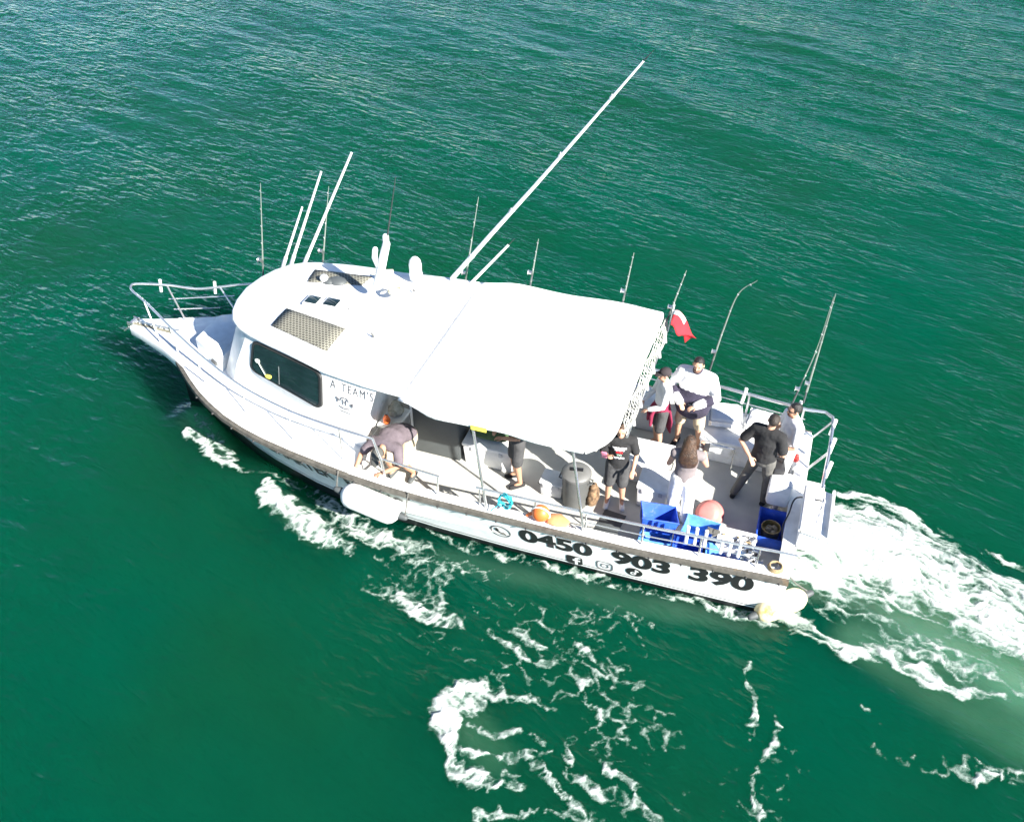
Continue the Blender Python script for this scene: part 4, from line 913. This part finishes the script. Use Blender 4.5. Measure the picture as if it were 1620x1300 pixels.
# hose
hp = [at(1300, 792, 1.45), at(1261, 787, 1.2), at(1248, 812, 1.1), at(1238, 836, 1.0), at(1241, 866, .95), at(1266, 861, 1.06), at(1282, 838, 1.1)]
tag(MB().tube(spl(hp, 6), .012, 6).build('deck_hose', M_carbon, None), 'thin black hose looping over the transom by the blue tub', 'hose')
# teal rope on the rail, orange buoy, orange vest
m = MB(); P = []
for k in range(90):
    a = k*.42; P.append((.09*math.cos(a)*(1+.15*math.sin(k*.7)), .035*math.sin(k*1.3)+.01, -.10+.11*math.sin(a)-.03*math.sin(k*.2)))
P += [(.10, .03, -.2), (.16, .06, -.26), (.2, .09, -.3)]
tag(m.tube(P, .010, 5).build('teal_rope', M_teal, None, loc=prail(3.98)+Vector((0, .02, .0))), 'turquoise rope bundle tied to the port rail', 'rope')
t_ = thing('net_float', 'red orange round float in a white rope harness on the gunwale', 'float', None, (3.47, 1.76, Zg(3.47)+.03)); MB().sph((0, 0, .13), (.13, .12, .13), 18, 12).build('float_ball', M_orange, t_); MB().torus((0, 0, .13), .135, .012, 20, 6, Matrix.Rotation(R(80), 3, 'X')).build('harness_rope', M_white, t_)
MB().cap([(.12, 0, .1), (.2, .02, .04)], [.03, .02], 8).build('float_stem', M_orange, t_)
t_ = thing('life_vest', 'faded orange life vest draped on the gunwale by the float', 'life vest', None, (3.22, 1.72, Zg(3.22)+.03)); MB().ell([(.12, 0, .04), (0, .01, .06), (-.14, .03, .05)], [(.10, .04), (.12, .055), (.07, .03)], (0, 1, 0)).build('vest_panel', mat('faded_orange', (.72, .30, .13), .85, var=.15), t_); MB().tube([(-.15, .02, .06), (-.28, .05, .03)], .012, 6).build('vest_strap', M_dgrey, t_)
# grey pipe with red cap, pedestal seat, black case
t_ = thing('deck_wash_pipe', 'upright grey pipe with a red cap beside the transom', 'pipe', None, (-.0+.2, -.62, DECK)); MB().tube([(0, 0, 0), (-.02, -.02, .62)], .035, 10).build('pipe', M_lgrey, t_); MB().cap([(-.02, -.02, .62), (-.02, -.02, .70)], [.045, .035], 10).build('pipe_cap', M_red, t_)
pc = at(1234, 772, 1.12)
t_ = thing('pedestal_seat', 'white rounded pedestal seat in front of the man in white', 'seat', None, (pc.x, pc.y, DECK))
MB().box((0, 0, .52), (.34, .36, .42)).build('seat_back', M_esky, t_, bevel=.06); MB().tube([(0, 0, .02), (0, 0, .36)], .045, 12).build('post', M_lgrey, t_); MB().lathe([(.14, 0), (.14, .015), (.06, .03), (.05, .04)], (0, 0, 0), 18).build('base_plate', M_steel, t_)
# flag
t_ = thing('flag', 'red flag with pale canton flying from a staff at the awning corner', 'flag', None, (2.50, -1.70, 2.62)); MB().tube([(0, 0, -.3), (-.05, 0, .22)], .011, 6).build('flag_staff', M_tube, t_)
m = MB(); rows = []
for i in range(15):
    u = i/14; rows.append([Vector((-.06-.40*u+.10*v*u, .04*math.sin(u*9+v*2)*(.3+u)+.13*v*(1-.55*u), .12-.12*v*(1-.5*u)-.36*u*u-.10*u+.05*math.sin(u*7+v))) for v in np.linspace(0, 1.6, 8)])
m.grid(rows); m.build('flag_cloth', M_flagred, t_, solid=.004)
m = MB(); m.grid([[p+Vector((0, .008, 0)) for p in r[:3]] for r in rows[:8]]); m.build('flag_canton', M_whitecloth, t_, solid=.003)
# rods
M_rod = mat('grey_green_blank', (.20, .23, .20), .4)
def rod(label, pts, reel_at=.18, r0=.016, m_=M_rod, handle=True):
    P = [Vector(p) for p in pts]; o = P[0].copy(); t_ = thing('fishing_rod', label, 'fishing rod', 'fishing rods standing along the rails', tuple(o)); P = [p-o for p in P]
    if len(P) > 2: P = spl(P, 6)
    n = len(P); MB().tube(P, [r0*(1-.7*k/(n-1)) for k in range(n)], 6).build('rod_blank', m_, t_)
    d = (P[1]-P[0]).normalized(); L = sum((P[k+1]-P[k]).length for k in range(n-1))
    MB().tube([P[0]-d*.22, P[0]+d*min(.18, L*.2)], .015, 8).build('rod_grip', M_dgrey, t_)
    c = P[0]+d*.2; MB().lathe([(.01, -.04), (.045, -.035), (.03, -.02), (.03, .02), (.045, .035), (.01, .04)], c+Vector((.03, .04, 0)), 12, Matrix.Rotation(R(90), 3, 'Y')).build('reel', M_silver, t_)
    for k in range(1, 5):
        f = k/5+.12; q = P[0]+(P[-1]-P[0])*f if n == 2 else P[min(n-1, int(f*(n-1)))]
        MB().torus(q+d.cross(Vector((1, 0, 0))).normalized()*.018, .014, .003, 8, 4, d.to_track_quat('Z', 'Y').to_matrix()).build('guide', M_silver, t_)
    return t_
rod('thin fishing rod standing starboard of the bow rail', [aty(416, 425, -1.45), aty(412, 290, -1.45)])
rod('thin dark rod rising behind the roof poles', [aty(511, 411, -1.5), aty(520, 295, -1.5)])
rod('slender rod standing behind the base of the longest white pole', [aty(736, 446, -1.72), aty(757, 312, -1.72)])
rod('short dark rod rising beyond the middle of the awning', [aty(840, 446, -1.8), aty(852, 378, -1.8)])
rod('faint thin rod rising beyond the aft half of the awning', [aty(986, 475, -1.8), aty(1003, 400, -1.8)])
rod('pair mate rod leaning from the awning corner above the flag', [aty(1058, 500, -1.8), aty(1086, 428, -1.8)])
rod('curved fishing rod with bent tip behind the navy fleece man', [aty(1128, 570, -1.74), aty(1145, 520, -1.74), aty(1168, 465, -1.74), aty(1198, 444, -1.74)])
rod('tall fishing rod with a big reel at the stern corner rail', [aty(1276, 620, -1.58), aty(1300, 540, -1.58), aty(1322, 465, -1.58)], r0=.018)
rod('lighter rod leaning against the tall one at the stern corner', [aty(1258, 628, -1.58), aty(1291, 555, -1.58), aty(1319, 470, -1.58)], r0=.011)

# ------------------------------------------------------------------ people
def remesh(mb, name, vox, smooth=4):
    me = mb.mesh(name); ob = bpy.data.objects.new('tmp', me); COL.objects.link(ob)
    md = ob.modifiers.new('r', 'REMESH'); md.mode = 'VOXEL'; md.voxel_size = vox; md.use_smooth_shade = True
    if smooth: s = ob.modifiers.new('s', 'SMOOTH'); s.factor = .5; s.iterations = smooth
    dg = bpy.context.evaluated_depsgraph_get(); dg.update()
    out = bpy.data.meshes.new_from_object(ob.evaluated_get(dg)); bpy.data.objects.remove(ob); bpy.data.meshes.remove(me)
    out.name = name; out.shade_smooth(); return out
STAND = dict(hipL=(-.09, 0, .92), hipR=(.09, 0, .92), kneeL=(-.11, .03, .49), kneeR=(.11, .03, .49), ankL=(-.12, -.02, .09), ankR=(.12, -.02, .09),
             pelvis=(0, 0, .96), waist=(0, .01, 1.10), chest=(0, .0, 1.28), shc=(0, -.01, 1.42), shL=(-.19, -.01, 1.42), shR=(.19, -.01, 1.42),
             elL=(-.25, -.03, 1.14), elR=(.25, -.03, 1.14), wrL=(-.26, .08, .90), wrR=(.26, .08, .90), neck=(0, 0, 1.49), head=(0, .025, 1.63), footdL=(-.1, 1, 0), footdR=(.1, 1, 0), look=(0, 1, 0))
def hand(m, wr, el, curl=.5, spread=1., inward=(0, 0, 0)):
    w, e = Vector(wr), Vector(el); d = (w-e).normalized(); s = d.cross(Vector((0, 0, 1)))
    s = s.normalized() if s.length > .2 else Vector((1, 0, 0)); nrm = s.cross(d)
    if nrm.z > 0: nrm = -nrm
    pc_ = w+d*.05
    m.ell([w+d*.01, w+d*.045, w+d*.085], [(.026, .016), (.040, .016), (.040, .014)], s, 10)
    for k, L in enumerate((.062, .072, .068, .052)):
        b = w+d*.088+s*(-.030+.020*k); p1 = b+d*(L*.5)+nrm*(curl*.012); p2 = p1+(d*(1-curl)+nrm*curl).normalized()*L*.5
        m.cap([b-d*.02, p1, p2], [.0095, .009, .0078], 7)
    sg = -1
    t0 = w+d*.03-s*.034; t1 = t0+(d*.6-s*.7).normalized()*.04; t2 = t1+(d*.9-s*.1+nrm*curl*.5).normalized()*.032
    m.cap([t0, t1, t2], [.013, .0105, .009], 7)
def person(label, pos, phi, pose=None, h=1.75, skin=M_skin, bulk=1., shirt=None, sleeve='short', pants=None, pant='long', shoes=M_dgrey, hair=None, hairstyle='short', extra=None, loose=1., wide=.018):
    J = dict(STAND); J.update(pose or {}); J = {k: Vector(v) for k, v in J.items()}
    sc = h/1.75
    root = thing('person', label, 'person', None, pos); root.rotation_euler = (0, 0, phi-math.pi/2); root.scale = (sc, sc, sc)
    sd = (J['shR']-J['shL']).normalized()
    def torso(m, g=0., top=True, low=True):
        pts = [J['pelvis'], J['waist'], J['chest'], J['shc']]; k = bulk
        rad = [(.155*k+g, .105*k+g), (.140*k+g, .100*k**1.6+g), (.165*k+g, .112*k+g), (.135+g, .075+g)]
        m.ell(pts, rad, sd, 16)
        for s in 'LR': m.cap([J['shc'].lerp(J['sh'+s], .35), J['sh'+s]], [.075+g, .058+g], 10)
    def arm(m, s, g, frac=1.):
        a, b, c = J['sh'+s], J['el'+s], J['wr'+s]
        if frac >= 1: m.cap([a, a.lerp(b, .5), b, b.lerp(c, .5), c], [.056*bulk**.5+g, .048*bulk**.5+g, .040+g, .037+g, .027+g], 10)
        else: e = a.lerp(b, frac); m.cap([a, a.lerp(e, .5), e], [.058*bulk**.5+g, .054*bulk**.5+g, .052+g*1.2], 10)
    def leg(m, s, g, frac=1.):
        a, b, c = J['hip'+s], J['knee'+s], J['ank'+s]
        if frac >= 1: m.cap([a, a.lerp(b, .5), b, b.lerp(c, .35), c], [.090*bulk**.5+g, .075+g, .056+g, .054+g, .036+g*1.4], 12)
        else: e = a.lerp(b, frac); m.cap([a, a.lerp(e, .5), e], [.094*bulk**.5+g, .082+g, .070+g*1.3], 12)
    # body: one continuous surface
    m = MB(); torso(m, -.004)
    for s in 'LR': arm(m, s, 0); hand(m, J['wr'+s], J['el'+s], .55); leg(m, s, 0); m.cap([J['ank'+s], J['ank'+s]+J['footd'+s].normalized()*.12+Vector((0, 0, -.05))], [.036, .03], 8)
    H = J['head']; lk = J['look'].normalized(); hu = (H-J['neck']).normalized(); hu = (Vector((0, 0, 1))*.6+hu*.4).normalized() if abs(hu.z) > .5 else hu
    lk = (lk-hu*lk.dot(hu)).normalized(); hs = lk.cross(hu); Rm = Matrix((hs, lk, hu)).transposed()
    def hp_(a, b, c): return H+hs*a+lk*b+hu*c
    m.cap([J['shc'], J['neck'], H-hu*.06], [.062, .056*bulk**.3, .055], 10)
    m.sph(hp_(0, -.008, .022), (.076, .096, .098), 16, 12, Rm); m.sph(hp_(0, .03, -.045), (.056, .060, .068), 14, 10, Rm)
    m.cap([hp_(0, .082, .015), hp_(0, .104, -.022)], [.010, .014], 8)                      # nose
    m.cap([hp_(-.035, .074, .035), hp_(.035, .074, .035)], [.012, .012], 6)                # brow
    m.cap([hp_(-.018, .086, -.062), hp_(.018, .086, -.062)], [.009, .009], 6)              # lips
    for s in (-1, 1): m.sph(hp_(s*.080, -.008, -.005), (.011, .020, .032), 8, 6, Rm)       # ears
    o = link_mesh('body', remesh(m, 'body', .0085, 2), skin, root)
    for s in (-1, 1): MB().sph(hp_(s*.032, .080, .012), (.012, .009, .007), 8, 6, Rm).build('eye', M_eye, root)
    MB().sph(hp_(0, .094, -.062), (.022, .006, .006), 8, 6, Rm).build('mouth', M_lip, root)
    if shirt:
        m = MB(); torso(m, .020*loose)
        lo = J['pelvis']; m.ell([lo-(J['waist']-lo)*.25, lo, J['waist']], [(.165*bulk+.012, .112*bulk+.014)]*2+[(.15*bulk+.02, .11*bulk**1.4+.016)], sd, 16)
        fr = {'short': .72, 'long': 1., 'none': .12}[sleeve]
        for s in 'LR': arm(m, s, .016*loose, fr)
        me = remesh(m, 'shirt', .015, 3); link_mesh('shirt', me, shirt, root)
    if pants:
        m = MB(); fr = {'long': 1., 'shorts': .9}[pant]
        m.ell([J['pelvis']-(J['waist']-J['pelvis'])*.35, J['pelvis'], J['pelvis'].lerp(J['waist'], .4)], [(.155*bulk+.016, .110*bulk+.014)]*3, sd, 16)
        for s in 'LR': leg(m, s, wide, fr)
        link_mesh('trousers' if pant == 'long' else 'shorts', remesh(m, 'trousers', .015, 3), pants, root)
    if shoes:
        for s in 'LR':
            a = J['ank'+s]; d = J['footd'+s].normalized(); m = MB()
            m.ell([a+Vector((0, 0, -.045))-d*.05, a+Vector((0, 0, -.045))+d*.05, a+Vector((0, 0, -.055))+d*.16], [(.040, .045), (.045, .045), (.042, .032)], d.cross(Vector((0, 0, 1))), 12)
            m.build('shoe', shoes, root)
    if hair:
        m = MB(); m.sph(hp_(0, -.018, .034), (.084, .098, .096), 16, 12, Rm)
        if hairstyle == 'long':
            m.ell([hp_(0, -.05, .06), hp_(0, -.085, -.04), hp_(0, -.12, -.16), hp_(.01, -.125, -.28), hp_(.015, -.115, -.36)], [(.080, .055), (.105, .06), (.135, .065), (.150, .06), (.12, .04)], hs, 14)
            for s in (-1, 1): m.cap([hp_(s*.07, 0, .04), hp_(s*.085, -.02, -.08), hp_(s*.10, -.04, -.2)], [.022, .026, .024], 8)
        # cut the face free: keep only what lies behind / above the hair line
        me = remesh(m, 'hair', .010, 2); bm = bmesh.new(); bm.from_mesh(me)
        kill = [v for v in bm.verts if ((v.co-H).dot(lk) > .035 and (v.co-H).dot(hu) < .070) or (hairstyle != 'long' and (v.co-H).dot(hu) < -.03)]
        bmesh.ops.delete(bm, geom=kill, context='VERTS'); bm.to_mesh(me); bm.free()
        link_mesh('hair', me, hair, root)
    if extra: extra(root, J, hp_, Rm, sd)
    return root
def sunglasses(root, J, hp_, Rm, sd):
    m = MB()
    for s in (-1, 1): m.sph(hp_(s*.034, .090, .014), (.026, .008, .018), 10, 6, Rm); m.tube([hp_(s*.06, .08, .016), hp_(s*.086, -.01, .012)], .004, 5)
    m.build('sunglasses', M_black, root)
def cap_hat(mt, back=False):
    def f(root, J, hp_, Rm, sd):
        m = MB(); m.sph(hp_(0, -.012, .055), (.090, .104, .078), 16, 10, Rm)
        s = -1 if back else 1
        m.ell([hp_(0, s*.07, .045), hp_(0, s*.13, .034), hp_(0, s*.165, .022)], [(.07, .010), (.068, .010), (.045, .008)], Rm @ Vector((1, 0, 0)), 12); m.build('cap', mt, root)
    return f
P_ = lambda x, y: (x, y, DECK)
# man bending over the rail
person('man in faded purple shirt bending over the rail beside the cabin', P_(5.97, 1.14), R(84), dict(
    hipL=(-.10, -.20, .72), hipR=(.10, -.20, .72), kneeL=(-.14, .12, .46), kneeR=(.13, .14, .46), ankL=(-.16, -.12, .09), ankR=(.15, -.04, .09),
    pelvis=(0, -.19, .78), waist=(0, -.05, .88), chest=(0, .14, .95), shc=(0, .29, .95), shL=(-.20, .30, .93), shR=(.20, .30, .93), neck=(0, .38, .95), head=(.01, .49, .88),
    elL=(-.30, .46, .76), elR=(.34, .46, .76), wrL=(-.10, .64, .70), wrR=(.30, .66, .70), look=(0, .55, -.85)), 1.8, M_skin2, 1.15, M_mauve, 'short', M_beige, 'shorts', M_dgrey, M_hairb, 'short', cap_hat(mat('washed_cap', (.075, .075, .068), .9)), 1.2)
# person under the awning
person('person in charcoal shorts standing half hidden under the awning', P_(4.22, .62), R(35), dict(elL=(-.24, .05, 1.13), wrL=(-.12, .25, 1.1), elR=(.24, .05, 1.13), wrR=(.12, .25, 1.1)), 1.72, M_skin2, 1.0, M_dgcloth, 'short', M_dgcloth, 'shorts', M_blackcloth, M_hairb)
# woman in black printed shirt
def print_(root, J, hp_, Rm, sd):
    c = J['chest']; rr = random.Random(4)
    for k, (w, z, mt) in enumerate(((.22, .09, M_whitecloth), (.16, .05, M_whitecloth), (.11, .0, M_flagred), (.08, -.05, mat('print_green', (.25, .36, .28), .9)), (.17, -.11, M_whitecloth))):
        m = MB(); n = 9; y = .153
        m.grid([[Vector((c.x-w/2+w*i/n, c.y+y-.35*abs(-w/2+w*i/n)**1.5+.006*math.sin(i*2), c.z+z+dz+.008*math.sin(i*3+k))) for dz in (-.016, .016)] for i in range(n+1)]); m.build('shirt_print', mt, root, solid=.004)
person('woman in black printed shirt and dark shorts holding a phone', P_(2.66, .58), R(100), dict(elL=(-.27, .02, 1.15), wrL=(-.24, .22, 1.02), elR=(.26, .06, 1.16), wrR=(.17, .26, 1.30), kneeL=(-.1, .04, .49)), 1.63, M_skin, .98, M_blackcloth, 'short', M_dgcloth, 'shorts', M_whitecloth, M_hairbr, 'long', print_, 1.25)
# person with maroon jacket tied round the waist
def jacket(root, J, hp_, Rm, sd):
    w = J['pelvis']; m = MB(); m.ell([w+Vector((0, 0, -.03)), w+Vector((0, 0, .03)), w+Vector((0, 0, .08))], [(.19, .145), (.185, .14), (.17, .13)], sd, 16)
    m.ell([w+Vector((0, -.10, 0)), w+Vector((-.02, -.15, -.25)), w+Vector((-.02, -.15, -.50))], [(.17, .04), (.19, .035), (.17, .02)], sd, 12)
    for s in (-1, 1): m.cap([w+Vector((s*.04, .13, .03)), w+Vector((s*.07, .19, -.15)), w+Vector((s*.08, .19, -.34))], [.035, .04, .03], 8)
    link_mesh('tied_jacket', remesh(m, 'tied_jacket', .014, 3), M_maroon, root); cap_hat(mat('dark_cap', (.03, .024, .026), .9), False)(root, J, hp_, Rm, sd)
person('person in white top with a maroon jacket tied at the waist', P_(2.33, -.90), R(28), dict(elR=(.27, .06, 1.12), wrR=(.20, .26, .98), elL=(-.25, .08, 1.13), wrL=(-.14, .27, 1.03)), 1.62, M_skin, .95, M_whitecloth, 'long', M_dgcloth, 'shorts', M_whitecloth, M_hairb, 'short', jacket)
# man in white and navy fleece
def yoke(root, J, hp_, Rm, sd):
    m = MB(); m.ell([J['shc']+Vector((0, .01, .0)), J['neck']+Vector((0, .01, .02))], [(.10, .085), (.082, .075)], sd, 14); m.build('collar', M_navy, root)
    m = MB(); w = J['waist']; p = J['pelvis']
    m.ell([p+Vector((0, 0, -.10)), p+Vector((0, .01, .0)), w+Vector((0, .01, .02)), w+Vector((0, .0, .08))], [(.285, .235), (.30, .25), (.285, .245), (.245, .205)], sd, 18)
    for s in 'LR': m.cap([J['el'+s].lerp(J['wr'+s], .35), J['wr'+s]], [.085, .055], 10)
    link_mesh('fleece_lower', remesh(m, 'fleece_lower', .014, 3), M_navy, root)
    m = MB(); m.sph(hp_(0, .045, -.058), (.054, .056, .05), 12, 8, Rm); m.build('beard', mat('stubble', (.16, .09, .06), .8), root)
person('heavy man in white and navy fleece with beige shorts holding a phone', P_(1.88, -1.10), R(80), dict(shL=(-.22, -.01, 1.42), shR=(.22, -.01, 1.42), elL=(-.36, .04, 1.15), elR=(.36, .04, 1.15), wrL=(-.14, .30, 1.10), wrR=(.12, .30, 1.08), hipL=(-.11, 0, .92), hipR=(.11, 0, .92), kneeL=(-.17, .04, .49), kneeR=(.15, .04, .49), ankL=(-.2, -.02, .09), ankR=(.17, -.02, .09), look=(-.1, 1, -.25)), 1.80, M_skin, 1.32, M_whitecloth, 'long', M_beige, 'shorts', M_blackcloth, M_hairb, 'short', yoke, 2.4)
# woman with long brown hair
person('woman with long brown hair and white trousers seen from behind', P_(1.68, .58), R(-82), dict(elR=(.30, .08, 1.16), wrR=(.24, .27, 1.30), elL=(-.26, .05, 1.13), wrL=(-.17, .25, 1.12), hipL=(-.08, 0, .92), hipR=(.08, 0, .92)), 1.66, M_skin, .95, mat('taupe_top', (.20, .17, .17), .9, bump=.3, bscale=30), 'none', M_whitecloth, 'long', M_whitecloth, M_hairbr, 'long', None, 1., .045)
# man in black T-shirt
person('man in black T-shirt and grey trousers with a hand behind his back', P_(.66, -.16), R(-108), dict(kneeL=(-.20, .10, .50), ankL=(-.30, -.06, .09), ankR=(.14, .06, .09), kneeR=(.12, .07, .49), elL=(-.36, -.08, 1.14), wrL=(-.14, -.20, 1.02), elR=(.28, -.02, 1.14), wrR=(.22, .16, .98), head=(.02, .02, 1.63), look=(-.25, 1, 0)), 1.76, M_skin, 1.05, M_blackcloth, 'short', M_greycloth, 'long', M_blackcloth, mat('dark_brown_hair', (.03, .022, .016), .5, bump=.6, bscale=90), 'short', None, 1.4)
# man in white with sunglasses
def whiteman(root, J, hp_, Rm, sd):
    sunglasses(root, J, hp_, Rm, sd); m = MB(); m.sph(hp_(0, .042, -.060), (.055, .058, .052), 12, 8, Rm); m.build('beard', mat('red_brown_beard', (.20, .08, .045), .8), root)
person('bearded man in white shirt and trousers wearing dark sunglasses', P_(.36, -.55), R(28), dict(elL=(-.28, .04, 1.13), wrL=(-.16, .26, 1.05), elR=(.28, .03, 1.13), wrR=(.20, .22, 1.02), look=(.1, 1, -.15)), 1.74, M_skin, 1.02, M_whitecloth, 'short', M_whitecloth, 'long', M_dgrey, M_hairb, 'short', whiteman, 1.3)
# held things
t_ = thing('phone', 'dark phone held by the man in the fleece', 'phone', None, (1.84, -.77, DECK+1.13)); MB().box((0, 0, 0), (.15, .08, .014), rx=R(25)).build('phone_body', M_carbon, t_, bevel=.005); MB().box((0, -.004, .009), (.13, .066, .003), rx=R(25)).build('screen', M_glass, t_)
t_ = thing('phone', 'phone in pink case held by the woman in black', 'phone', None, (2.82, .86, DECK+1.22)); MB().box((0, 0, 0), (.08, .02, .15), rx=R(-20)).build('phone_case', mat('pink_case', (.6, .2, .3), .5), t_, bevel=.005)
t_ = thing('phone', 'phone raised by the woman with long brown hair', 'phone', None, (1.46, .31, DECK+1.30)); MB().box((0, 0, 0), (.08, .016, .15), rz=.3).build('phone_body', M_carbon, t_, bevel=.005)
t_ = thing('camera_case', 'black hard camera case hanging between the two men at the stern', 'case', None, (.42, -.24, DECK+.50)); MB().box((0, 0, .17), (.17, .30, .34), rz=.2).build('case_body', M_dgrey if False else M_carbon, t_, bevel=.03); MB().tube([(-.05, 0, .34), (-.04, .0, .60), (.1, -.05, .86), (.2, -.1, .9)], .012, 6).build('strap', M_blackcloth, t_)
